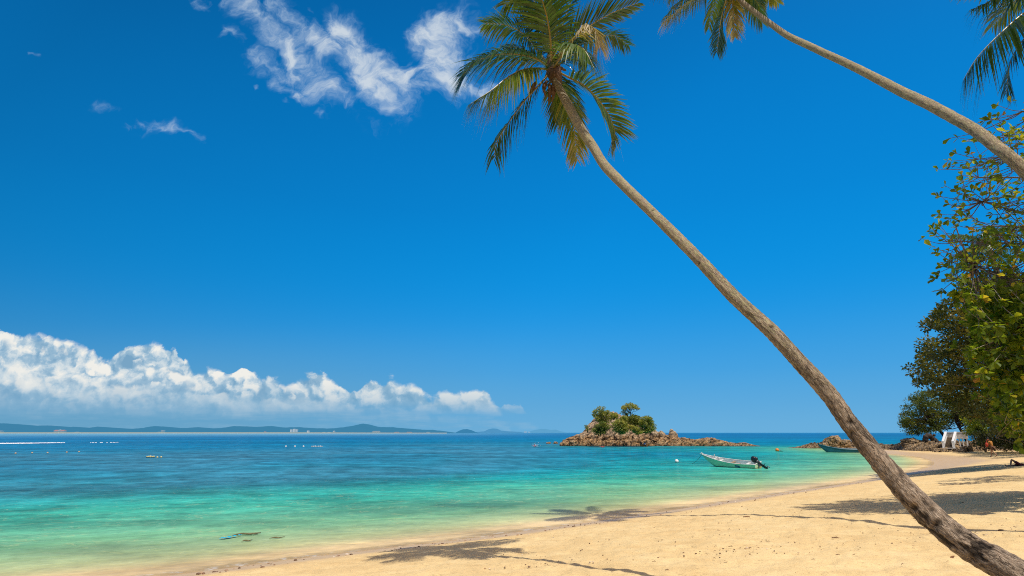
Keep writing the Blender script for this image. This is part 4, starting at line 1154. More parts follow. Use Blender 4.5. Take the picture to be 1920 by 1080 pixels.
    veg('islet_shrub', 'low green fringe at the foot of the right islet bushes', 'shrub', [(1180, 798), (1192, 801), (1204, 810), (1196, 813), (1184, 806)], 36, .36, ISLELEAF, (.45, .9), (1190, 812, 124.5), None, t=(123, 125))
    veg('islet_shrub', 'thin upright grey green shrub at the left of the islet', 'shrub', [(1099, 806), (1097, 798), (1100, 797), (1103, 803), (1103, 809)], 12, .26, ISLELEAF, (.3, .6), (1102, 812, 127), None, size=.26, per=20, limbs=8)

def make_shore_rocks():
    prof = [(1466, 842), (1476, 838.5), (1500, 836), (1515, 833), (1530, 831), (1543, 831), (1550, 824), (1558, 820), (1572, 820), (1580, 825), (1592, 827), (1610, 830), (1640, 832), (1665, 833), (1682, 833), (1694, 829), (1706, 824), (1718, 823), (1732, 827),
            (1760, 829), (1800, 829), (1840, 829), (1890, 829), (1940, 829), (2100, 829)]
    foot = [(1466, 842), (1560, 843.0), (1640, 845), (1700, 847.5), (1760, 849), (1810, 848), (1850, 846.5), (1930, 846), (2100, 846)]
    nx, ny = 620, 46
    px = np.linspace(1466, 2080, nx)
    py = np.interp(px, [p[0] for p in prof], [p[1] for p in prof]); fy = np.interp(px, [p[0] for p in foot], [p[1] for p in foot])
    fz = np.interp(px, [1466, 1640, 1720, 1800, 2080], [-.15, -.1, .02, .22, .4])
    dr = np.array([ray(a, b) for a, b in zip(px, fy)])
    tf = (fz - CAM[2]) / dr[:, 2]
    wid = np.interp(px, [1466, 1560, 1700, 2080], [3.0, 5.0, 9.0, 11.0])
    tr = tf + wid
    H = CAM[2] + (811 - py) * tr / F * 1.04
    P = []
    for vv in np.linspace(0, 1.7, ny):
        t = tf + wid * vv
        z = np.where(vv < 1, fz - .25 + (H - fz + .25) * sstep(-.12, 1.0, vv) ** .8, H - (vv - 1) * (H * .4 + .7))
        P.append(np.stack([dr[:, 0] * t, 1.045 * t, z], 1))
    P = np.stack(P, 1).reshape(-1, 3)
    # tilted strata
    Rz = np.array([[.94, .0, .34], [0, 1, 0], [-.34, 0, .94]])
    d, cav = crag((P @ Rz.T) * np.array([.55, .8, 1.7]), .95, .34, 151)
    low = np.repeat(np.clip((H + .2) / 1.0, .25, 1.0), ny)
    P[:, 2] += d * 1.0 * low; P[:, 1] -= d * .9 * low
    tag(mesh_np('rocky_shore', P, grid_quads(nx, ny), np.zeros((0, 3), int), ROCK2, None, {'cav': cav}, False), kind='structure')
    items = [(1563, 823.5, 104, 1.0, .75, 'big rounded boulder on the rock spit behind the blue boat'), (1585, 829, 103, .75, .7, 'lower boulder beside the big one on the rock spit'), (1548, 833.5, 103, .6, .6, 'small brown boulder left of the big one on the rock spit'),
             (1706, 829, 95, 1.3, .5, 'long pale boulder left of the white stairs'), (1828, 833, 88, .85, .8, 'round dark boulder right of the white stairs'), (1812, 840, 84, .7, .6, 'pale brown boulder below the landing of the white stairs'),
             (1806, 846, 82, .5, .55, 'small pale stone on the sand under the stairs'), (1858, 836, 88, .8, .7, 'dark rock in the shade behind the walking person'), (1757, 845, 87, .8, .5, 'flat brown rock just left of the foot of the stairs')]
    for k, (x, y, t, r, zf, lab) in enumerate(items):
        p = at(x, y, t); boulder('boulder', lab, p, np.array([r * 1.2, r, r * zf]), 260 + k, ROCK2)

# ================================================================== white stairs
WHITE = plain('white_paint', (0.74, 0.73, 0.69), 0.5, 0.08, 3)
TREAD = plain('tread_wood', (0.27, 0.20, 0.13), 0.75, 0.25, 6)
OLDWHITE = plain('weathered_white', (0.52, 0.47, 0.40), 0.7, 0.15, 3)

def make_stairs():
    t = 86.0; k = t / F      # metres per photo pixel here
    foot = at(1781, 839, t)
    th = thing('stairs', 'white wooden stairs with railings climbing from the rocks to a landing', 'stairs', foot, -math.atan2(foot[0], foot[1]))
    # local frame: x to the right, y away from the sea, going up and a little to the right
    W = 18 * k; H = 22 * k; D = 2.1; ka = k * math.cos(math.atan2(foot[0], foot[1]))
    sx = 8.5 * ka
    def pt(a, u, z): return np.array([a + sx * u, u * D, z])    # a across, u along the flight
    xl, xr = -11 * ka, 7.5 * ka
    def panel(x0, u0, z0, u1, z1, h, th_=.09):
        a, b = pt(x0, u0, z0), pt(x0, u1, z1)
        m = MB(); m.beam(a + [0, 0, h], b + [0, 0, h], .30, .14)      # broad cap rail
        m.beam(a + [0, 0, .16], b + [0, 0, .16], .08, .26)            # stringer
        n_ = 9
        for q in range(n_ + 1):
            f = q / n_; p = a * (1 - f) + b * f
            w_ = .16 if q in (0, n_) else .045
            m.beam(p + [0, 0, .1], p + [0, 0, h - .05], w_, w_, up=(0, 1, 0))
        return m
    for x0 in (xl, xr):
        panel(x0, 0, 0, 1, H * .78, 11.0 * k).build('railing', WHITE, th)
        m = MB(); p = pt(x0, 0, 0); m.box(p + [0, 0, 5.2 * k], (.34, .22, 11.4 * k)); m.build('post', WHITE, th)
        p = pt(x0, 1, H * .78); m = MB(); m.box(p + [0, .12, 4.6 * k], (.2, .2, 12.2 * k)); m.build('post', WHITE, th)
    for q in range(10):
        f = q / 9; m = MB(); c = (pt(xl, f, 0) + pt(xr, f, 0)) / 2
        m.box([c[0], c[1], H * .78 * f + .06], (xr - xl - .12, .27, .06)); m.box([c[0], c[1] + .11, H * .78 * f - .06], (xr - xl - .14, .03, .18), tint=.2)
        m.build('tread', TREAD, th)
    # landing with a boarded parapet running right
    zt = H * .78; y0 = D + .12
    xa = xl + sx; xb = xr + sx + 22 * ka
    m = MB(); m.box([(xa + xb) / 2, y0 + 1.0, zt - .06], (xb - xa, 1.7, .12)); m.build('landing', OLDWHITE, th)
    m = MB()
    m.box([(xa + xb) / 2, y0 + 1.75, zt + 10.6 * k], (xb - xa + .2, .16, .12))
    for q in range(17):
        x = xa + (xb - xa) * q / 16; m.box([x, y0 + 1.75, zt + 5.2 * k], (.075, .06, 10.2 * k))
    m.box([(xa + xb) / 2, y0 + 1.80, zt + 5.0 * k], (xb - xa, .03, 8.4 * k))
    m.build('parapet', OLDWHITE, th)
    m = MB(); x = xr + sx + .15
    m.box([(x + xb) / 2, y0 + .25, zt + 10.0 * k], (xb - x, .14, .12))
    for q in range(9): m.box([x + (xb - x) * (q + .4) / 9, y0 + .25, zt + 5 * k], (.10, .05, 9.6 * k))
    m.build('landing_rail', OLDWHITE, th)
    for x in (xa + .2, xr + sx + .3, xr + sx + 11 * ka, xb - .2):
        for yy in (y0 + .3, y0 + 1.7):
            m = MB(); m.box([x, yy, zt / 2 - .45], (.16, .16, zt + .7)); m.build('post', WHITE, th)
    m = MB(); m.box([(xl + xr) / 2, -.35, -.12], (xr - xl + .5, .7, .16)); m.build('bottom_step', OLDWHITE, th)
    # dark arched stump with a rope, left of the stairs
    m = MB()
    A = [at(1736, 830, 93), at(1735, 822, 93), at(1739, 817, 93), at(1745, 818, 93), at(1749, 824, 93), at(1757, 829, 93)]
    m.tube(catmull(A, 30), np.interp(np.linspace(0, 1, 30), [0, .3, .6, 1], [.34, .42, .36, .42]) * (1 + .12 * np.sin(np.arange(30) * 1.7)), 10)
    for (x, y, r) in [(1741, 816, .20), (1751.5, 816, .22), (1752, 824, .36)]: m.ball(at(x, y, 93), r, 9, 7)
    m.tube(catmull([at(1740, 818, 93), at(1737, 824, 92.8), at(1738, 831, 92.8)], 8), np.linspace(.25, .3, 8), 8)
    b = at(1745, 830, 93)
    s_ = m.build('driftwood_stump', DARKBARK, None, True, origin=b); tag(s_, 'dark arched driftwood stump on the rocks under the leaning tree', 'driftwood')
    m = MB(); m.tube(catmull([at(1752, 831.5, 90), at(1760, 830.3, 88.5), at(1768, 827.5, 86.5)], 14), .03, 5)
    tag(m.build('rope', OLDWHITE, None, True, origin=at(1752, 831.5, 90)), 'pale rope slung from the rocks to the foot of the white stairs', 'rope')

# ================================================================== boats
def hull_sections(L, B, sheer, keel, n=36, pw=2.4, stern=.86):
    U = np.linspace(0, 1, n); out = []
    for u in U:
        b = B / 2 * (1 - u ** pw) * (stern + (1 - stern) * sstep(0, .45, u)); b = max(b, .012)
        out.append((u * L, b, sheer(u), keel(u)))
    return out

def loft(sec, off=0.0, m=9, zoff=0.0, rake=None):
    rows = []
    for (x, b, h, k) in sec:
        b = max(b - off, .006); k = min(k + zoff, h - .02)
        pts = []
        for q in np.linspace(-1, 1, 2 * m + 1):
            a = abs(q); s = math.copysign(1, q)
            y = s * b * (min(1, a * 1.9) * .80 + .20 * a) ** .9
            z = k + (h - k) * (0.18 * sstep(0, .5, a) * 1.0 + .82 * max(0, (a - .42) / .58) ** 1.05)
            pts.append((x, y, z))
        rows.append(pts)
    return np.array(rows)

def make_boat(name, label, cat, bow, stern, B, sheer, keel, cols, group=None, heel=0.0, pw=2.4):
    """local x from the stern (0) to the bow (L)"""
    bow = np.asarray(bow, float); stern = np.asarray(stern, float)
    d = bow - stern; L = np.linalg.norm(d[:2]); rz = math.atan2(d[1], d[0])
    th = thing(name, label, cat, (stern[0], stern[1], 0), rz, group)
    th.rotation_euler = (heel, 0, rz)
    sec = hull_sections(L, B, sheer, keel, pw=pw)
    R = loft(sec); n, k = R.shape[:2]
    m = MB(); V = R.reshape(-1, 3); m.add(V, grid_quads(n, k)[:, ::-1])
    # transom
    c = len(V); tr = np.concatenate([R[0], [[0, 0, R[0][0][2]]]]); m.add(tr, None, [[i, i + 1, k] for i in range(k - 1)])
    m.build('hull', cols['hull'], th, True)
    Ri = loft(sec, .05, zoff=.07); m = MB(); m.add(Ri.reshape(-1, 3), grid_quads(n, k))
    tr = np.concatenate([Ri[0] + [.04, 0, 0], [[.04, 0, R[0][0][2] - .01]]]); m.add(tr, None, [[i + 1, i, k] for i in range(k - 1)])
    m.build('interior', cols['inside'], th, True)
    m = MB()
    for e in (0, k - 1):
        m.tube(R[:, e] + [0, -.012 if e == 0 else .012, .012], .032, 6)
    m.beam(R[0][0] + [.02, 0, 0], R[0][-1] + [.02, 0, 0], .06, .07)
    m.build('gunwale', cols['rim'], th, True)
    return th, L, R, sec

def make_boats():
    HULL = None
    m, n = mat('boat_hull_green')
    ob = n.obj(); X, Y, Z = n.sep(ob)[0:3]
    st = n.noise(n.v('MULTIPLY', ob, (1.2, 1.2, 6)), 2.5, 5, .65)
    c = n.scale((0.60, 0.68, 0.42), n.ss(st, .3, .7, .82, 1.12, 'LINEAR'))
    c = n.mix(n.ss(n.add(Z, n.mul(n.sub(st, .5), .05)), .16, .10, 0, 1), c, (0.018, 0.022, 0.07))
    c = n.mix(n.mul(n.ss(Z, .20, .03, 0, .75), n.ss(X, 1.1, .2, 0, 1)), c, (0.62, 0.42, 0.10))
    n.out(n.bsdf(c, .35, None, 0, .5)); HULL = m
    INSIDE = plain('boat_inside_white', (0.68, 0.70, 0.68), .5, .10, 4)
    RIM = plain('boat_rim_white', (0.72, 0.70, 0.64), .5, .15, 6)
    ENG = plain('engine_black', (0.016, 0.016, 0.018), .35, .2, 8, 0, .5)
    ENG2 = plain('engine_grey', (0.055, 0.06, 0.065), .4, .2, 8, 0, .5)
    WOOD = plain('boat_wood', (0.30, 0.20, 0.12), .7, .25, 9)
    BLUE = plain('emblem_blue', (0.03, 0.08, 0.20), .5, .1, 8)
    BLUEHULL = plain('boat_hull_blue', (0.012, 0.115, 0.165), .45, .25, 2)
    BOTTOM = plain('boat_bottom_red', (0.12, 0.03, 0.02), .6, .2, 5)
    # ---- white and pale green boat with an outboard motor
    stern = on_z(1423, 878.3); bow = on_z(1318, 873.5)
    sheer = lambda u: .43 + .04 * u + .62 * max(0, (u - .15) / .85) ** 2.1
    keel = lambda u: -.16 + (1.20) * max(0, (u - .70) / .30) ** 1.35
    th, L, R, sec = make_boat('motorboat', 'white and pale green open boat with a tilted black outboard motor', 'boat', bow, stern, 1.55, sheer, keel, dict(hull=HULL, inside=INSIDE, rim=RIM), heel=math.radians(-9))
    for u in (.22, .46, .68):
        i = int(u * 35); x, b, h, k = sec[i]; mb = MB(); mb.box([x, 0, h - .14], (.24, 2 * b - .10, .04)); mb.build('thwart', RIM if u != .46 else WOOD, th)
    mb = MB(); mb.box([L * .40, .05, .34], (.95, .34, .05)); mb.build('plank', WOOD, th)
    mb = MB(); x = L * .75; mb.beam([x, 0, .45], [x, 0, 1.08], .07, .07, up=(0, 1, 0)); mb.beam([x - .02, -.34, .70], [x - .02, .34, .70], .08, .07); mb.build('post', RIM, th)
    mb = MB(); x = L * .69; mb.box([x, -.18, .62], (.16, .14, .30)); mb.build('locker', RIM, th)
    tip = R[-1][9]; mb = MB(); mb.box([L - .06, 0, sheer(1) + .02], (.26, .15, .09)); mb.tube(np.array([[L - .12, 0, sheer(1)], [L - .08, 0, sheer(1) + .16]]), .035, 6); mb.build('bow_cleat', RIM, th)
    # little blue mark on the camera side of the hull; the boat's right or left whichever faces the beach
    i = int(.33 * 35); x, b, h, k = sec[i]
    sgn = 1 if (th.matrix_basis.to_3x3() @ Vector((0, 1, 0))).y < 0 else -1
    j = 18 if sgn > 0 else 0
    def side_pt(u, f):
        row = R[int(u * 35)]; a = row[18 if sgn > 0 else 0]; b_ = row[14 if sgn > 0 else 4]
        return a * (1 - f) + b_ * f + np.array([0, sgn * .012, 0])
    mb = MB(); q = [side_pt(.285, .38), side_pt(.345, .30), side_pt(.345, .62), side_pt(.285, .66)]
    q2 = [side_pt(.26, .60), side_pt(.31, .56), side_pt(.31, .74), side_pt(.26, .76)]
    mb.add(q, [[0, 1, 2, 3]]); mb.add(np.array(q2) + [0, sgn * .004, 0], [[0, 1, 2, 3]]); mb.build('emblem', BLUE, th)
    # outboard, tilted up so the propeller is clear of the water
    om = bpy.data.objects.new('outboard_motor', None); om.empty_display_size = .2; link(om, th); om.location = (-.02, 0, .50); om.rotation_euler = (0, math.radians(52), 0)
    mb = MB(); mb.ball([0, 0, .40], (.27, .19, .30), 14, 9); mb.ball([-.04, 0, .30], (.29, .20, .20), 14, 9); cw = mb.build('cowl', ENG, om, True)
    mb = MB(); mb.tube(np.array([[.02, 0, .12], [0, 0, .06], [0, 0, -.05]]), [.21, .20, .15], 12); mb.build('cowl_collar', ENG2, cw, True)
    mb = MB(); mb.box([-.02, 0, -.25], (.16, .10, .55)); mb.box([-.03, 0, -.62], (.20, .075, .40)); mb.box([-.10, 0, -.50], (.40, .17, .02)); mb.box([0, 0, -.95], (.20, .03, .22)); mb.build('leg', ENG, om)
    mb = MB(); mb.tube(np.array([[.22, 0, -.80], [.12, 0, -.80], [-.12, 0, -.80], [-.20, 0, -.80]]), [.015, .06, .065, .03], 10); gb = mb.build('gearcase', ENG, om, True)
    mb = MB()
    for a in range(3):
        an = a * 2 * PI / 3; c_ = np.array([-.24, .10 * math.cos(an), -.80 + .10 * math.sin(an)])
        mb.ball(c_, (.018, .062, .085), 8, 6, rot=np.array(Matrix.Rotation(an - PI / 2, 3, 'X') @ Matrix.Rotation(.5, 3, 'Z')))
    mb.tube(np.array([[-.19, 0, -.80], [-.30, 0, -.80]]), [.035, .02], 8); mb.build('propeller', ENG2, om, True)
    mb = MB(); mb.box([.16, 0, -.10], (.07, .26, .36)); mb.build('clamp_bracket', ENG2, om)
    mb = MB(); mb.tube(np.array([[.2, 0, .16], [.5, .03, .22], [.72, .05, .22]]), [.025, .022, .028], 7); mb.build('tiller', ENG2, om, True)
    # mooring line sagging from the bow into the water
    d = (bow - stern) / np.linalg.norm(bow - stern)
    p0 = np.array([stern[0], stern[1], 0]) + d * (L - .03) + np.array([0, 0, sheer(1) - .02])
    p2 = on_z(1296, 869.5); p1 = (p0 + p2) / 2 - np.array([0, 0, .16])
    mb = MB(); mb.tube(catmull([p0, p1, p2 - [0, 0, .05]], 20), .016, 5)
    tag(mb.build('mooring_rope', plain('rope_grey', (.10, .12, .10), .9), None, True, origin=p0), 'grey mooring rope sagging from the bow of the white boat into the water', 'rope')
    # ---- long blue boat, partly behind the palm trunk
    b2 = on_z(1535, 848.2); s2 = on_z(1634, 848.8)
    sheer2 = lambda u: .50 + .80 * max(0, (u - .30) / .70) ** 2.2
    keel2 = lambda u: -.2 + 1.35 * max(0, (u - .80) / .20) ** 1.25
    th2, L2, R2, sec2 = make_boat('long_boat', 'long blue wooden boat lying behind the big palm trunk', 'boat', b2, s2, 1.5, sheer2, keel2, dict(hull=BLUEHULL, inside=plain('boat_inside_grey', (.42, .44, .44), .6), rim=plain('boat_rim_blue', (.03, .16, .22), .5)), heel=math.radians(-5), pw=2.2)
    for u in (.2, .4, .6):
        x, b, h, k = sec2[int(u * 35)]; mb = MB(); mb.box([x, 0, h - .13], (.26, 2 * b - .1, .04)); mb.build('thwart', WOOD, th2)
    Rb = loft([(x, b + .012, min(h, k + .30), k - .01) for (x, b, h, k) in sec2[:29]])

# ================================================================== small floating things
def make_floats():
    WHITEP = plain('buoy_white', (.78, .76, .70), .4, .1, 8); ORANGE = plain('float_orange', (.75, .22, .03), .5, .15, 8); YEL = plain('float_yellow', (.66, .54, .24), .5, .2, 8); RUST = plain('float_rust', (.50, .36, .22), .6, .2, 8)
    BLK = plain('band_dark', (.05, .05, .05), .6)
    def buoy(px, py, r, m_, lab, group=None):
        p = on_z(px, py + 1.2)
        o = thing('buoy', lab, 'buoy', (p[0], p[1], 0), 0, group)
        mb = MB(); mb.ball([0, 0, r * .62], r, 14, 10); mb.build('float_ball', m_, o, True)
        mb = MB(); mb.tube(np.array([[0, 0, r * 1.45], [0, 0, r * 1.8]]), r * .16, 7); mb.build('lifting_eye', BLK, o, True)
        return o
    buoy(1269, 866, .20, WHITEP, 'white ball buoy floating left of the moored white boat')
    buoy(1457.5, 845, .30, ORANGE, 'small orange and white buoy in the bay right of the islet')
    p = on_z(1463, 846.4); mb = MB(); mb.tube(np.array([p + [-.35, 0, .03], p + [.1, .02, .07], p + [.5, 0, .02]]), [.05, .07, .03], 7)
    tag(mb.build('floating_log', DARKBARK, None, True, origin=p), 'dark stick floating beside the small orange buoy', 'driftwood')
    for x, y in [(29, 850), (60, 849), (89, 849), (125, 848), (148, 847)]:
        buoy(x, y, .13, RUST, 'small rusty yellow buoy in the line at the far left', 'rusty buoys in the line at the far left')
    for x, y in [(536, 837), (553, 837), (569, 837)]:
        buoy(x, y, .19, WHITEP, 'small white buoy in the row left of the white pontoon', 'white buoys beside the far pontoon')
    for x, y in [(295, 857.3), (302, 857)]:
        buoy(x, y, .11, YEL, 'small yellow buoy at the right end of the yellow float line', 'yellow buoys beside the yellow float line')
    def pontoon(x0, x1, y, m_, lab, n_):
        a = on_z(x0, y + .8); b = on_z(x1, y + .8)
        o = thing('pontoon', lab, 'pontoon', ((a[0] + b[0]) / 2, a[1], 0))
        W = b[0] - a[0]
        for k in range(n_):
            x = -W / 2 + W * (k + .5) / n_; mb = MB(); mb.tube(np.array([[x - W / n_ * .42, 0, .10], [x - W / n_ * .3, 0, .10], [x + W / n_ * .3, 0, .10], [x + W / n_ * .42, 0, .10]]), np.array([.05, .10, .10, .05]) * (1 + .3 * ((k * 7) % 3 - 1)), 9); mb.build('float_drum', m_, o, True)
        mb = MB(); mb.box([0, 0, .02], (W, .06, .05)); mb.build('line', BLK, o)
    pontoon(583, 605, 837, WHITEP, 'white pontoon of floating drums in the open water before the far hills', 7)
    pontoon(274, 290, 857, YEL, 'short yellow float line in the water at the left', 5)
    # dark weed branch with a blue cloth in the shallows
    WEED = plain('wet_branch', (.16, .135, .06), .6, .3, 10); CLOTH = plain('blue_cloth', (.01, .40, .62), .6, .15, 6)
    def P(x, y, z=.03): return on_z(x, y, z)
    mb = MB(); mb.tube(catmull([P(436, 1003.5), P(452, 1000.5, .05), P(468, 1000.8, .05), P(480, 999.6, .04), P(489, 998.5)], 24), np.interp(np.linspace(0, 1, 24), [0, .2, .6, 1], [.012, .026, .03, .01]), 7)
    mb.tube(catmull([P(470, 1001), P(480, 1001.4, .04), P(488, 1001)], 10), np.linspace(.02, .006, 10), 5)
    tag(mb.build('driftwood_branch', WEED, None, True, origin=P(452, 1002)), 'dark branch floating in the green shallows, blue cloth at its left end', 'driftwood')
    rng = np.random.default_rng(9); nu, nv = 26, 8
    A = np.stack([P(414, 1009, .035), P(432, 1006.5, .045), P(450, 1003, .05)]); A = catmull(A, nu)
    V = []
    for i, c in enumerate(A):
        w = np.interp(i / (nu - 1), [0, .4, 1], [.05, .11, .075])
        for q in np.linspace(-1, 1, nv): V.append(c + np.array([.25 * w * q, w * 1.6 * q, .012 * math.sin(i * .9 + q * 3) + .010 * rng.random()]))
    V = np.array(V); mb = MB(); mb.add(V, grid_quads(nu, nv)); tag(mb.build('blue_cloth', CLOTH, None, True, origin=A[0]), 'strip of bright blue cloth floating on the green shallows', 'cloth')
    for k, (x, y, s, lab) in enumerate([(518, 1008, 1.0, 'brown weed strand in the shallows right of the blue cloth'), (462, 1013.5, .7, 'thin weed strand just below the blue cloth')]):
        mb = MB(); mb.tube(catmull([P(x - 13 * s, y + 1.5), P(x - 3, y - .5, .04), P(x + 5, y, .03), P(x + 16 * s, y - 2)], 18), np.interp(np.linspace(0, 1, 18), [0, .4, 1], [.006, .022, .006]), 6)
        tag(mb.build('weed_strand', WEED, None, True, origin=P(x, y)), lab, 'seaweed')
    # boat wake, white on the far water at the left
    FO = plain('wake_foam', (.80, .82, .82), .8, .15, .8)
    V = []; Q = []; rng = np.random.default_rng(4)
    xs = np.linspace(-40, 122, 150)
    mb = MB()
    for (x0, x1, y0, y1, w, dens) in [(-40, 60, 832.0, 831.0, 1.0, 1.0), (60, 100, 831.0, 830.4, .55, 1.0), (100, 122, 830.4, 830.3, .35, .8), (168, 222, 830.2, 829.6, .16, .35)]:
        n_ = int((x1 - x0) * .9)
        for k in range(n_):
            f = k / n_
            if rng.random() > dens: continue
            x = x0 + (x1 - x0) * f; y = y0 + (y1 - y0) * f + rng.normal(0, .12)
            h = w * rng.uniform(.5, 1.1) * .5
            a = on_z(x - .9, y + h, .05); b = on_z(x + .9, y + h, .05); c = on_z(x + .9, y - h, .05); d = on_z(x - .9, y - h, .05)
            mb.add([a, b, c + [0, 0, .10], d + [0, 0, .10]], [[0, 1, 2, 3]])
    tag(mb.build('wake_foam', FO, None, False, origin=on_z(40, 831)), 'white foam wake of a passing boat on the far water at the left', 'wake', kind='stuff')

# ================================================================== far coast
def make_coast():
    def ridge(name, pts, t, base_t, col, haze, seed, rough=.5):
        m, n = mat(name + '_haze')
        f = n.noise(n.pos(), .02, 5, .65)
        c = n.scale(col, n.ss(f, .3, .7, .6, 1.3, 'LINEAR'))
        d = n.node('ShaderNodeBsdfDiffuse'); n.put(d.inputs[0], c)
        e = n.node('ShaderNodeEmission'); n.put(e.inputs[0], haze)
        n.out(n.mixsh(.80, d.outputs[0], e.outputs[0]))  # distance haze mixed into the hillside as emission
        xs = np.arange(pts[0][0], pts[-1][0], 1.2)
        py = np.interp(xs, [p[0] for p in pts], [p[1] for p in pts])
        nz = fbm(np.stack([xs * .16, xs * 0, xs * 0], 1), 4, seed) * rough
        amp = np.clip((811.3 - py) / 3, 0, 1)
        py = py - nz * amp
        rows = []
        for q in np.linspace(0, 1, 14):
            tt = base_t + (t - base_t) * q
            H = np.maximum(3 + (811.3 - py) * t / F, .3)
            bmp = fbm(np.stack([xs * .10, np.full(len(xs), q * 4), xs * 0], 1), 3, seed + 5)
            z = -.6 + (H + .6) * (q ** .75) * (1 + .12 * bmp * (1 - q))
            rows.append(np.stack([(xs - 960) / F * tt, np.full(len(xs), tt * 1.03), z], 1))
        for q in (.5, 1.0):
            tt = t + (t - base_t) * q; H = np.maximum(3 + (811.3 - py) * t / F, .3)
            rows.append(np.stack([(xs - 960) / F * t, np.full(len(xs), tt * 1.03), H * (1 - q) - .6 * q], 1))
        V = np.stack(rows, 0); 
        tag(mesh_np(name, V.reshape(-1, 3), grid_quads(V.shape[0], V.shape[1]), np.zeros((0, 3), int), m, None, None, True), kind='structure')
    main = [(-420, 790), (-200, 788), (-60, 792), (0, 794.5), (30, 796), (60, 799), (95, 798.5), (120, 801), (142, 801), (160, 804), (182, 800.5), (220, 804.5), (260, 804), (288, 799.5), (306, 800.5), (322, 804), (348, 803), (372, 801.5), (396, 804), (415, 803), (440, 799.5), (460, 800), (480, 801), (508, 799.5), (530, 802), (562, 801.5), (590, 803.5), (618, 804), (640, 802), (662, 799), (680, 795), (692, 796.5), (704, 800.5), (716, 801.5), (736, 801.5), (762, 804), (790, 806), (812, 806.5), (830, 808.5), (842, 812)]
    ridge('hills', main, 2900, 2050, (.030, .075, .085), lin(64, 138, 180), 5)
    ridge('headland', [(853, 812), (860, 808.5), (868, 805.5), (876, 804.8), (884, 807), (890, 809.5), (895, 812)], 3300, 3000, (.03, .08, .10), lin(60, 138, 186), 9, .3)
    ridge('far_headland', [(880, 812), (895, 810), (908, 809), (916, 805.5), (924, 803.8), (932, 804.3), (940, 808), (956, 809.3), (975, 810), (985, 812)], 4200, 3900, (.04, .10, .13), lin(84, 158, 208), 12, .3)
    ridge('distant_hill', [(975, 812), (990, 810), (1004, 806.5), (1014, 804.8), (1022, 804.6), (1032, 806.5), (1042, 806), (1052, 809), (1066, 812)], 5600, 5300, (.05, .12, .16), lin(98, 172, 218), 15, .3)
    # pale strand under the hills, its haze an emission in the material
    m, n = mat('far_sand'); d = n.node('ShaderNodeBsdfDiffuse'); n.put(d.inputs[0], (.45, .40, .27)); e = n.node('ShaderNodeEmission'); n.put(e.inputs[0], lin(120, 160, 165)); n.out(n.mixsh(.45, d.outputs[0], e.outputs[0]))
    xs = np.linspace(-420, 838, 200); V = []
    for (t, z) in ((1960, -.2), (1990, 1.2), (2040, 3.2), (2075, 3.4)):
        V.append(np.stack([(xs - 960) / F * t, np.full(200, t * 1.03), np.full(200, z) * (.65 + .35 * sstep(840, 500, xs))], 1))
    tag(mesh_np('far_strand', np.concatenate(V), grid_quads(4, 200), np.zeros((0, 3), int), m, None, None, True), kind='structure')
    # buildings on the far shore, haze mixed into their materials as emission
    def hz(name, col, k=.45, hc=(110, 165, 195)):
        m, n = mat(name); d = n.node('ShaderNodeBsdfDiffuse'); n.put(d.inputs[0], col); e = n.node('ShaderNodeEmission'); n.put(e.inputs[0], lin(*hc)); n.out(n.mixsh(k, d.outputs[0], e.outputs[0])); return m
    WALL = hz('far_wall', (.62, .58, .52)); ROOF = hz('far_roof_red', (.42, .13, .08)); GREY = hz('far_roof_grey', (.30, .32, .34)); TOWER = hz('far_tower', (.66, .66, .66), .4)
    def house(px, py, w, h, roof, lab, wall=WALL, t=2080, tower=False):
        k = t / F; base = at(px, py, t); base[1] = t * 1.03
        o = thing('building', lab, 'building', base)
        W = w * k; H = h * k
        mb = MB(); mb.box([0, 0, H / 2 - 2], (W, 14, H + 4)); mb.build('wall', wall, o)
        if not tower:
            r = MB(); a = W / 2 + 1; V = [[-a, -9, H], [a, -9, H], [a, 9, H], [-a, 9, H], [-a * .82, 0, H + 1.6 * k * (h > 1.8) + .7 * k], [a * .82, 0, H + 1.6 * k * (h > 1.8) + .7 * k]]
            r.add(V, [[0, 1, 5, 4], [2, 3, 4, 5]], [[1, 2, 5], [3, 0, 4]]); r.build('roof', roof, o)
        else:
            r = MB(); r.box([0, 0, H + .25 * k], (W * .6, 10, .5 * k)); r.build('roof', GREY, o)
        return o
    house(108.5, 811, 8, 2.6, ROOF, 'left wing of the long red roofed building on the far coast'); house(119.5, 811, 7, 2.6, ROOF, 'right wing of the long red roofed building on the far coast')
    house(114, 811, 2.0, 3.4, GREY, 'pale middle block of the red roofed building on the far coast')
    house(146, 811.5, 5, 1.0, GREY, 'small white house right of the red roofed building on the far coast')
    house(3, 809.5, 5, 1.2, GREY, 'pale house at the far left end of the coast')
    house(278, 813, 6, .9, GREY, 'low pale house left of three on the far shore strip'); house(286, 813, 5, 1.1, GREY, 'low pale house right of three on the far shore strip'); house(300, 811.6, 4, 1.1, GREY, 'small pale house above the low row on the far shore')
    house(306.5, 808.5, 4, .8, GREY, 'pale house high on the far hillside')
    house(498, 811.5, 2.2, 1.6, ROOF, 'tiny red roofed hut on the far strand')
    house(547, 808, 2.6, 2.6, GREY, 'leftmost of three white tower blocks on the far hill', TOWER, tower=True); house(552.5, 808, 3, 3.6, GREY, 'tallest of three white tower blocks on the far hill', TOWER, tower=True); house(557, 808, 1.8, 2.8, GREY, 'rightmost of three white tower blocks on the far hill', TOWER, tower=True)
    house(578.5, 809, 2.8, 1.4, GREY, 'lone white block right of the three far towers', TOWER, tower=True)
    house(608, 812, 4, 1.2, GREY, 'pale house at the foot of the far high hill'); house(618, 812, 4, 1.0, GREY, 'second pale house at the foot of the far high hill'); house(627, 812, 2, 2.0, GREY, 'slim pale house right of the two at the foot of the high hill')
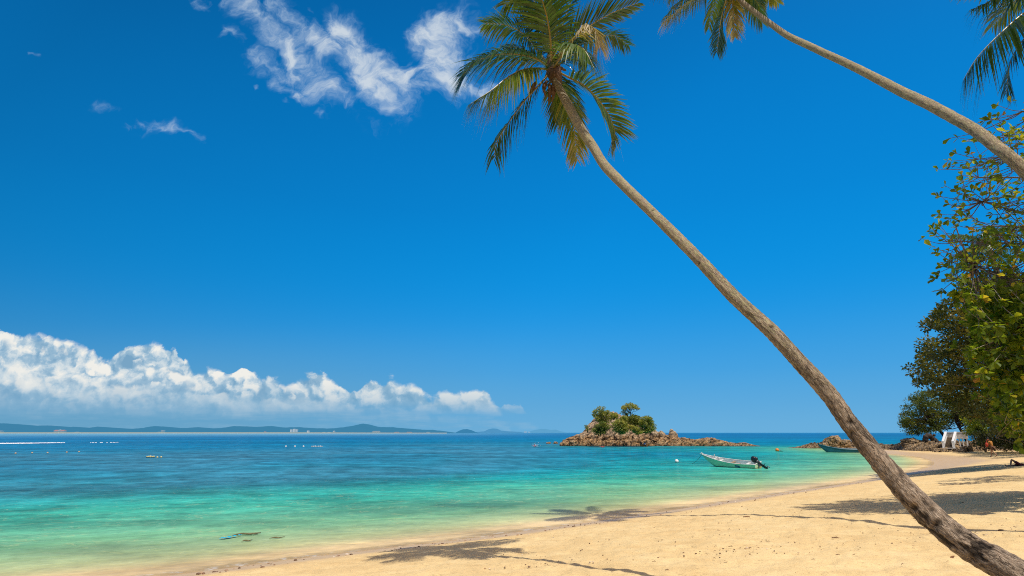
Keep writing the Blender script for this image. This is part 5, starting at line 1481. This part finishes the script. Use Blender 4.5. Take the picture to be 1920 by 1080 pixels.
    house(706, 810.6, 13, 1.7, hz('far_roof_pale', (.42, .34, .32)), 'wide pale roofed hall under the right side of the far high hill')
    house(744, 811.4, 8, .7, ROOF, 'reddish roofed row right of the pale hall on the far coast'); house(768, 811.4, 9, .8, ROOF, 'long reddish roofed row farther right on the far coast')
    house(803, 811.6, 6, .9, GREY, 'last pale house at the right end of the main coast')
    house(985, 811.2, 5, 1.4, GREY, 'white buildings at the tip of the far headland', hz('far_wall_pale', (.6, .6, .62), .6, (140, 190, 225)), 3900); house(992, 811.2, 4, .8, GREY, 'low pale building right of the white ones at the far headland tip', hz('far_wall_pale2', (.6, .6, .62), .7, (140, 190, 225)), 3900)
# ================================================================== people
SKIN = plain('skin_tan', (.36, .19, .11), .55, .12, 12)
DARKSKIN = plain('skin_dark', (.15, .075, .045), .5, .12, 12)
HAIR = plain('hair_black', (.015, .012, .010), .5, .2, 30)
EYE = plain('eye_dark', (.02, .015, .012), .3)

def skin_body(name, J, E, m_, parent, sub=1):
    """J: name -> (x, y, z, radius); E: list of edges; one continuous skinned surface"""
    names = list(J); me = bpy.data.meshes.new(name)
    me.from_pydata([J[k][:3] for k in names], [(names.index(a), names.index(b)) for a, b in E], [])
    o = link(bpy.data.objects.new(name, me), parent)
    md = o.modifiers.new('skin', 'SKIN'); md.use_smooth_shade = True
    sv = me.skin_vertices[0].data
    for i, k in enumerate(names):
        r = J[k][3]; r = (r, r) if not isinstance(r, tuple) else r
        sv[i].radius = r; sv[i].use_root = (k == 'pelvis' or k.endswith('_root'))
    s = o.modifiers.new('sub', 'SUBSURF'); s.levels = sub; s.render_levels = sub
    me.materials.append(m_)
    return o

def hand_chains(J, E, key, wrist, elbow, curl=.5, side=1):
    w = np.array(J[wrist][:3]); e = np.array(J[elbow][:3]); d = norm(w - e)
    ref = np.array([0, 0, 1.0]) if abs(d[2]) < .9 else np.array([1.0, 0, 0])
    s = norm(np.cross(d, ref)) * side; nrm = np.cross(s, d)
    palm = key + 'palm'; J[palm] = tuple(w + d * .07) + ((.036, .018),); E.append((wrist, palm))
    for k, (off, L) in enumerate([(-.030, .072), (-.010, .082), (.010, .076), (.029, .060)]):
        a, b, c = (f'{key}f{k}{x}' for x in 'abc')
        p = w + d * .10 + s * off; J[a] = tuple(p) + (.0088,)
        q = p + d * L * .5 - nrm * L * .2 * curl; J[b] = tuple(q) + (.0082,)
        J[c] = tuple(q + norm(d - nrm * curl) * L * .5) + (.0070,)
        E += [(palm, a), (a, b), (b, c)]
    a, b = key + 'ta', key + 'tb'; p = w + d * .045 - s * .038
    J[a] = tuple(p) + (.010,); J[b] = tuple(p + d * .05 - s * .018 - nrm * .01) + (.0085,); E += [(palm, a), (a, b)]

def head_bits(parent, c, fwd, up, skin, long_hair=False, r=.105):
    """face parts and hair around head centre c"""
    c = np.array(c); f = norm(np.array(fwd, float)); u = norm(np.array(up, float)); s = np.cross(f, u)
    Rm = np.stack([s, f, u], 1)
    m = MB(); m.ball(c, (r * .74, r * .92, r * 1.12), 16, 12, rot=Rm); m.ball(c + f * r * .90 - u * r * .12, (r * .13, r * .22, r * .25), 8, 6, rot=Rm)
    for q in (-1, 1): m.ball(c + s * q * r * .76 - u * .05 * r, (r * .10, r * .20, r * .28), 8, 6, rot=Rm)
    m.ball(c + f * r * .45 - u * r * .78, (r * .45, r * .42, r * .34), 10, 8, rot=Rm)
    h = m.build('head', skin, parent, True)
    for q in (-1, 1):
        m = MB(); m.ball(c + f * r * .84 + s * q * r * .30 + u * r * .06, r * .11, 8, 6); m.build('eye', EYE, h, True)
    m = MB(); m.ball(c + f * r * .86 - u * r * .48, (r * .26, r * .08, r * .07), 8, 6, rot=Rm); m.build('mouth', plain('lips', (.30, .10, .08), .5), h, True)
    m = MB(); m.ball(c - f * r * .12 + u * r * .22, (r * .84, r * .95, r * 1.02), 16, 10, rot=Rm)
    if long_hair: m.ball(c - f * r * .55 - u * r * .65, (r * .66, r * .40, r * 1.2), 12, 8, rot=Rm)
    m.build('hair', HAIR, parent, True)

def figure(name, label, loc, rz, J, shirt=None, shorts=None, skin=SKIN, cat='person', head=None, scale=1.0, hair_long=False, shirt_label=None):
    th = thing(name, label, cat, loc, rz); th.scale = (scale,) * 3
    J = dict(J)
    E = [('pelvis', 'waist'), ('waist', 'chest'), ('chest', 'neck'), ('neck', 'headbase')]
    for q, sd in (('l', 1), ('r', -1)):
        E += [('chest', q + 'sh'), (q + 'sh', q + 'el'), (q + 'el', q + 'wr'), ('pelvis', q + 'hip'), (q + 'hip', q + 'kn'), (q + 'kn', q + 'an'), (q + 'an', q + 'toe')]
    cloth_pts = {k: J[k] for k in J}
    for q, sd in (('l', 1), ('r', -1)): hand_chains(J, E, q, q + 'wr', q + 'el', .45, sd)
    skin_body('body', J, E, skin, th)
    def garment(nm, keys, edges, m_, grow):
        G = {}
        for k in keys:
            x, y, z, r = cloth_pts[k]; r = r if not isinstance(r, tuple) else r
            G[k] = (x, y, z, tuple(a + grow for a in r) if isinstance(r, tuple) else r + grow)
        if 'pelvis' not in G: G[keys[0] + '_root'] = G.pop(keys[0]); edges = [tuple(keys[0] + '_root' if e == keys[0] else e for e in ed) for ed in edges]
        return skin_body(nm, G, edges, m_, th)
    if shirt:
        for q in ('l', 'r'):
            a, b = np.array(cloth_pts[q + 'sh'][:3]), np.array(cloth_pts[q + 'el'][:3]); cloth_pts[q + 'slv'] = tuple(a * .35 + b * .65) + (cloth_pts[q + 'el'][3] + .012,)
        garment('shirt', ['waist', 'chest', 'lsh', 'rsh', 'lslv', 'rslv', 'pelvis'], [('pelvis', 'waist'), ('waist', 'chest'), ('chest', 'lsh'), ('chest', 'rsh'), ('lsh', 'lslv'), ('rsh', 'rslv')], shirt, .022)
    if shorts:
        for q in ('l', 'r'):
            a, b = np.array(cloth_pts[q + 'hip'][:3]), np.array(cloth_pts[q + 'kn'][:3]); cloth_pts[q + 'hem'] = tuple(a * .3 + b * .7) + (cloth_pts[q + 'kn'][3] + .015,)
        garment('shorts', ['pelvis', 'lhip', 'rhip', 'lhem', 'rhem'], [('pelvis', 'lhip'), ('pelvis', 'rhip'), ('lhip', 'lhem'), ('rhip', 'rhem')], shorts, .024)
    if head: head_bits(th, head[0], head[1], head[2], skin, hair_long)
    return th

def standing(walk=0.0):
    w = walk
    return {'pelvis': (0, 0, .93, (.15, .115)), 'waist': (0, 0, 1.08, (.135, .10)), 'chest': (0, .01, 1.30, (.165, .115)), 'neck': (0, .01, 1.46, .055), 'headbase': (0, .02, 1.56, .06),
            'lsh': (.18, 0, 1.39, .06), 'lel': (.24, -.10 * w - .02, 1.12, .042), 'lwr': (.25, .06 - .1 * w, .89, .030), 'rsh': (-.18, 0, 1.39, .06), 'rel': (-.24, .10 * w - .02, 1.12, .042), 'rwr': (-.25, .06 + .16 * w, .90, .030),
            'lhip': (.09, 0, .86, .090), 'lkn': (.10, .05 + .20 * w, .48, .060), 'lan': (.10, .00 + .26 * w, .08, .042), 'ltoe': (.11, .17 + .26 * w, .035, .035),
            'rhip': (-.09, 0, .86, .090), 'rkn': (-.10, .05 - .10 * w, .48, .060), 'ran': (-.10, -.05 - .34 * w, .12 * (w > 0) + .08, .042), 'rtoe': (-.11, .10 - .30 * w, .035 + .02 * w, .035)}

def make_people():
    ORANGE = plain('shirt_orange', (.40, .17, .03), .8, .2, 9); RED = plain('bag_red', (.42, .045, .015), .7, .15, 9); SHORTS = plain('shorts_brown', (.17, .09, .05), .8, .2, 9)
    # walking person in the far shade, leaning forwards, red bag at the side
    p = on_ground(1864, 857.0)
    J = standing(.8)
    lean = lambda k, dy, dz: J.__setitem__(k, (J[k][0], J[k][1] + dy, J[k][2] + dz, J[k][3]))
    for k, dy, dz in [('waist', .03, -.01), ('chest', .08, -.02), ('neck', .13, -.04), ('headbase', .17, -.05), ('lsh', .09, -.03), ('rsh', .09, -.03), ('lel', .14, -.04), ('rel', .14, -.04), ('lwr', .18, -.03), ('rwr', .18, -.03)]: lean(k, dy, dz)
    k = np.linalg.norm(p - CAM) * 25.0 / F / 1.62
    figure('person', 'person in orange top and brown shorts walking by the rocks with a red bag', p - [0, 0, .02], math.radians(25), J, ORANGE, SHORTS, SKIN, head=((0, .21, 1.60), (0, 1, -.35), (0, .3, 1)), scale=float(k))
    q = p + np.array([-.52 * k, -.12, 1.08 * k])
    m = MB(); m.ball([0, 0, 0], (.13 * k, .11 * k, .20 * k), 12, 8); m.tube(catmull([[0, 0, .22 * k], [.12 * k, 0, .42 * k], [.24 * k, 0, .40 * k]], 10), .018 * k, 6)
    bg_ = m.build('bag', RED, None, True); bg_.location = [float(c) for c in q]
    tag(bg_, 'red bag slung at the side of the walking person', 'bag')
    # person lying on the sand, one knee raised
    f = on_ground(1887, 875.0); t = f[1] / 1.046
    s = 14.5 * t / F / .52
    J = {'pelvis': (1.0, 0, .12, (.13, .11)), 'waist': (1.18, 0, .12, (.12, .10)), 'chest': (1.42, 0, .13, (.15, .11)), 'neck': (1.60, 0, .13, .055), 'headbase': (1.68, 0, .13, .055),
         'lsh': (1.50, .18, .12, .058), 'lel': (1.25, .27, .07, .042), 'lwr': (1.02, .30, .06, .030), 'rsh': (1.50, -.18, .12, .058), 'rel': (1.25, -.27, .07, .042), 'rwr': (1.02, -.30, .06, .030),
         'lhip': (.94, .09, .11, .088), 'lkn': (.52, .12, .09, .060), 'lan': (.12, .14, .06, .042), 'ltoe': (.05, .15, .17, .034),
         'rhip': (.94, -.09, .12, .088), 'rkn': (.36, -.10, .50, .062), 'ran': (.20, -.10, .07, .045), 'rtoe': (.04, -.11, .04, .034)}
    th = figure('person', 'person lying on the sand in the shade line with one knee raised', f - [0, 0, .03], math.radians(2), J, None, plain('trunks_red', (.14, .02, .03), .8, .2, 9), SKIN, head=((1.79, 0, .14), (0, 0, 1), (1, 0, 0)), scale=float(s))
    # people in the water at the islet
    BLACK = plain('rash_black', (.012, .012, .014), .6); LILAC = plain('shirt_lilac', (.50, .46, .62), .8, .2, 9); KAY = plain('kayak_orange', (.95, .27, .02), .4, .1, 6)
    p = on_z(1202.4, 837.2)
    figure('person', 'person in black standing in the water beside the orange kayak at the islet', p - [0, 0, .45], math.radians(190), standing(0), BLACK, BLACK, DARKSKIN, head=((0, .04, 1.66), (0, 1, 0), (0, 0, 1)), scale=.93)
    p = on_z(1208.5, 837.3)
    o = thing('kayak', 'small orange kayak at the foot of the islet rocks', 'kayak', (p[0], p[1], 0), math.radians(4))
    sec = [(x, max(.02, .38 * (1 - abs(x / 1.0) ** 2.6)), .18 + .16 * abs(x) ** 2, -.08 + .22 * abs(x) ** 3) for x in np.linspace(-.99, .99, 24)]
    R = loft(sec); m = MB(); m.add(R.reshape(-1, 3), grid_quads(24, 19)[:, ::-1]); m.build('hull', KAY, o, True)
    m = MB(); dk = []
    for (x, b, h, k_) in sec: dk.append([[x, y, h - .03 + .05 * (1 - (y / b) ** 2)] for y in np.linspace(-b, b, 7)])
    m.add(np.array(dk).reshape(-1, 3), grid_quads(24, 7)); m.build('deck', KAY, o, True)
    m = MB(); m.tube(np.array([[.25 * math.cos(a), .2 * math.sin(a), .24] for a in np.linspace(0, 2 * PI, 24)]), .035, 6); m.build('cockpit_rim', BLACK, o, True)
    m = MB(); m.ball([0, 0, .25], (.26, .16, .17), 12, 8); b = np.array([p[0] + .92, p[1] + .05, .12])
    fb = m.build('float_bag', KAY, None, True); fb.location = [float(c) for c in b]
    tag(fb, 'orange float bag at the right end of the kayak', 'float')
    J = {'pelvis': (0, 0, .16, (.14, .12)), 'waist': (0, .02, .32, (.13, .10)), 'chest': (0, .04, .52, (.16, .11)), 'neck': (0, .06, .67, .055), 'headbase': (0, .07, .76, .058),
         'lsh': (.17, .04, .60, .06), 'lel': (.34, .10, .42, .042), 'lwr': (.50, .18, .36, .03), 'rsh': (-.17, .04, .60, .06), 'rel': (-.33, .10, .42, .042), 'rwr': (-.46, .20, .34, .03),
         'lhip': (.09, .04, .14, .09), 'lkn': (.14, .42, .30, .06), 'lan': (.12, .66, .10, .042), 'ltoe': (.12, .76, .16, .034), 'rhip': (-.09, .04, .14, .09), 'rkn': (-.14, .42, .30, .06), 'ran': (-.12, .66, .10, .042), 'rtoe': (-.12, .76, .16, .034)}
    figure('person', 'person in a pale lilac shirt sitting in the orange kayak', (p[0] + .05, p[1] + .05, .12), math.radians(185), J, LILAC, BLACK, DARKSKIN, head=((0, .09, .86), (0, 1, 0), (0, 0, 1)), scale=.95)
    # swimmers
    def swim(px, py, lab, sh, arm):
        p = on_z(px, py)
        J = standing(0)
        J['lel'] = (.40, .20, 1.36, .042); J['lwr'] = (.58, .42, 1.36 + .25 * arm, .03); J['rel'] = (-.40, .20, 1.36, .042); J['rwr'] = (-.58, .42, 1.36 + .35 * arm, .03)
        return figure('person', lab, (p[0], p[1], -1.20), math.radians(170), J, sh, BLACK, SKIN, head=((0, .04, 1.66), (0, 1, 0), (0, 0, 1)))
    swim(1130, 839, 'swimmer in red with dark hair in the water left of the kayak', plain('suit_red', (.45, .02, .05), .7), 0)
    swim(1002.5, 837.5, 'swimmer splashing alone in the open water left of the two sea rocks', plain('suit_purple', (.30, .03, .20), .7), 1)
    p = on_z(1003.5, 837.2); rng = np.random.default_rng(3); m = MB()
    for k in range(70):
        a = rng.normal(0, 1, 3) * np.array([.25, .15, .1]); z = abs(rng.normal(0, .45)) * math.exp(-abs(a[0]) * 1.5); m.ball([a[0] + (rng.random() < .3) * rng.normal(0, .6), a[1], .04 + z], rng.uniform(.02, .06), 6, 4)
    sp = m.build('splash', plain('splash_white', (.85, .87, .88), .4), None, True); sp.location = [float(c) for c in p]
    tag(sp, 'white splash of water beside the lone swimmer', 'splash', kind='stuff')

# ================================================================== things lying on the sand
def make_litter():
    rng = np.random.default_rng(55)
    LEAF = leaf_mat('dry_leaf', [(0, (.12, .05, .02)), (.5, (.26, .12, .05)), (1, (.40, .24, .11))], .1, .7, .2)
    WOODC = plain('dry_twig', (.22, .13, .07), .85, .3, 30)
    def leaf(px, py, L, lab, group=None, rz=None, tint=.5):
        p = on_ground(px, py); z = p[2] + .012
        n_ = 9; V = []; us = np.linspace(0, 1, n_)
        for u in us:
            w = L * .22 * math.sin(PI * min(1, u * 1.02)) ** .8
            for q in (-1, -.5, 0, .5, 1): V.append([L * (u - .5), w * q, L * .05 * q * q + L * .04 * math.sin(u * 4)])
        m = MB(); m.add(V, grid_quads(n_, 5), tint=tint)
        o = m.build('dry_leaf', LEAF, None, True); o.location = (p[0], p[1], z); o.rotation_euler = (rng.normal(0, .15), rng.normal(0, .15), rng.uniform(0, 6.28) if rz is None else rz)
        return tag(o, lab, 'dry leaf', group)
    def twig(px, py, L, lab, group=None, rz=0.0):
        p = on_ground(px, py); m = MB()
        C = catmull([[-L / 2, 0, 0], [-L * .1, L * .05, .006], [L * .2, -L * .03, .008], [L / 2, L * .02, 0]], 14)
        m.tube(C, np.interp(np.linspace(0, 1, 14), [0, .5, 1], np.array([.012, .014, .007]) * L / .17), 7)
        m.tube(catmull([C[7], C[7] + [L * .12, L * .12, .01], C[7] + [L * .2, L * .2, .004]], 6), np.linspace(.008, .003, 6) * L / .17, 5)
        o = m.build('twig', WOODC, None, True); o.location = (p[0], p[1], p[2] + .014); o.rotation_euler = (0, 0, rz)
        return tag(o, lab, 'twig', group)
    leaf(1786, 1047, .10, 'large reddish brown dead leaf on the sand below the trunk', rz=.3, tint=.25)
    twig(1567, 1010, .13, 'short reddish twig lying on the sand left of the trunk', rz=-.1)
    twig(1400, 970, .19, 'thin twig lying on the sand just above the long palm shadow', rz=.1)
    leaf(1361, 1054, .06, 'small dark red dead leaf on the sand near the bottom edge', rz=.1, tint=.1)
    leaf(1803, 943, .16, 'dark clump of dead leaf in the shade right of the trunk', rz=.2, tint=.05)
    leaf(1877, 996, .13, 'brown curled leaf on the sand right of the trunk', rz=.1, tint=.2)
    pts = []
    while len(pts) < 70:
        x = rng.uniform(1080, 1915); y = rng.uniform(950, 1078)
        p = on_z(x, y, .6)
        if sdist(np.array([p[:2]]))[0] < 3.0: continue
        pts.append((x, y))
    for i, (x, y) in enumerate(pts):
        if i % 3 == 0: twig(x, y, rng.uniform(.03, .07), 'small brown twig scrap lying on the dry sand', 'twig scraps scattered over the sand', rng.uniform(-.6, .6))
        else: leaf(x, y, rng.uniform(.010, .026), 'small brown leaf scrap lying on the dry sand', 'leaf scraps scattered over the sand', None, rng.uniform(0, .9))
    # shell and weed crumbs along the tide line, uncountable
    m = MB(); P = []
    while len(P) < 2600:
        s0 = rng.uniform(20, 110); i = int(s0); c = SH[min(i, len(SH) - 5)]
        q = c + rng.normal(0, 1.0, 2)
        P.append(q)
    P = np.array(P); s = sdist(P); w = np.exp(-((s - 1.15) / .5) ** 2) + .05 * ((s > 1) & (s < 4))
    P = P[rng.random(len(P)) < w]
    Q = []
    # seed along the whole shoreline, jittered
    tt = rng.uniform(0, 1, 9000); L = np.interp(tt, np.linspace(0, 1, 150), np.arange(150)); i = L.astype(int)
    B = SH[i] + (SH[i + 1] - SH[i]) * (L - i)[:, None] + rng.normal(0, 1.1, (9000, 2))
    s = sdist(B); w = .55 * np.exp(-((s - 1.25) / .38) ** 2) + .05 * ((s > 1.2) & (s < 3.5)) + .16 * ((s > .1) & (s < 1.0)) * (rng.random(9000) < .5)
    patch = sstep(-.2, .35, fbm(np.concatenate([B * .5, np.zeros((9000, 1))], 1), 3, 12))
    B = B[rng.random(9000) < w * (.25 + .75 * patch)]
    B = B[np.linalg.norm(B, axis=1) < 42]
    D = np.stack([on_z(rng.uniform(900, 1990), rng.uniform(925, 1085), .8)[:2] for _ in range(2600)])
    dp = fbm(np.concatenate([D * .8, np.zeros((2600, 1))], 1), 3, 45)
    D = D[(sdist(D) > 2.0) & (rng.random(2600) < .25 + .75 * sstep(-.1, .4, dp))]
    nb = len(B); B = np.concatenate([B, D])
    Z = ground_h(B)
    for k, ((x, y), z) in enumerate(zip(B, Z)):
        r = abs(rng.normal(.012, .010)) + .006 if k < nb else abs(rng.normal(.004, .004)) + .003
        m.ball([x, y, z + r * .3], (r * rng.uniform(.8, 1.6), r * rng.uniform(.8, 1.4), r * .6), 5, 4, tint=rng.random())
    CR = leaf_mat('shell_crumbs', [(0, (.10, .055, .03)), (.5, (.22, .13, .08)), (.8, (.42, .27, .16)), (1, (.70, .60, .48))], 0, .7, .3)
    tag(m.build('shell_crumbs', CR, None, False), 'line of small shell and weed crumbs along the wet edge of the sand', 'beach debris', kind='stuff')

make_camera_and_sun(); make_world(); make_beach(); make_water(); make_trees()
make_islet(); make_shore_rocks(); make_stairs(); make_boats(); make_floats(); make_coast(); make_people(); make_litter()
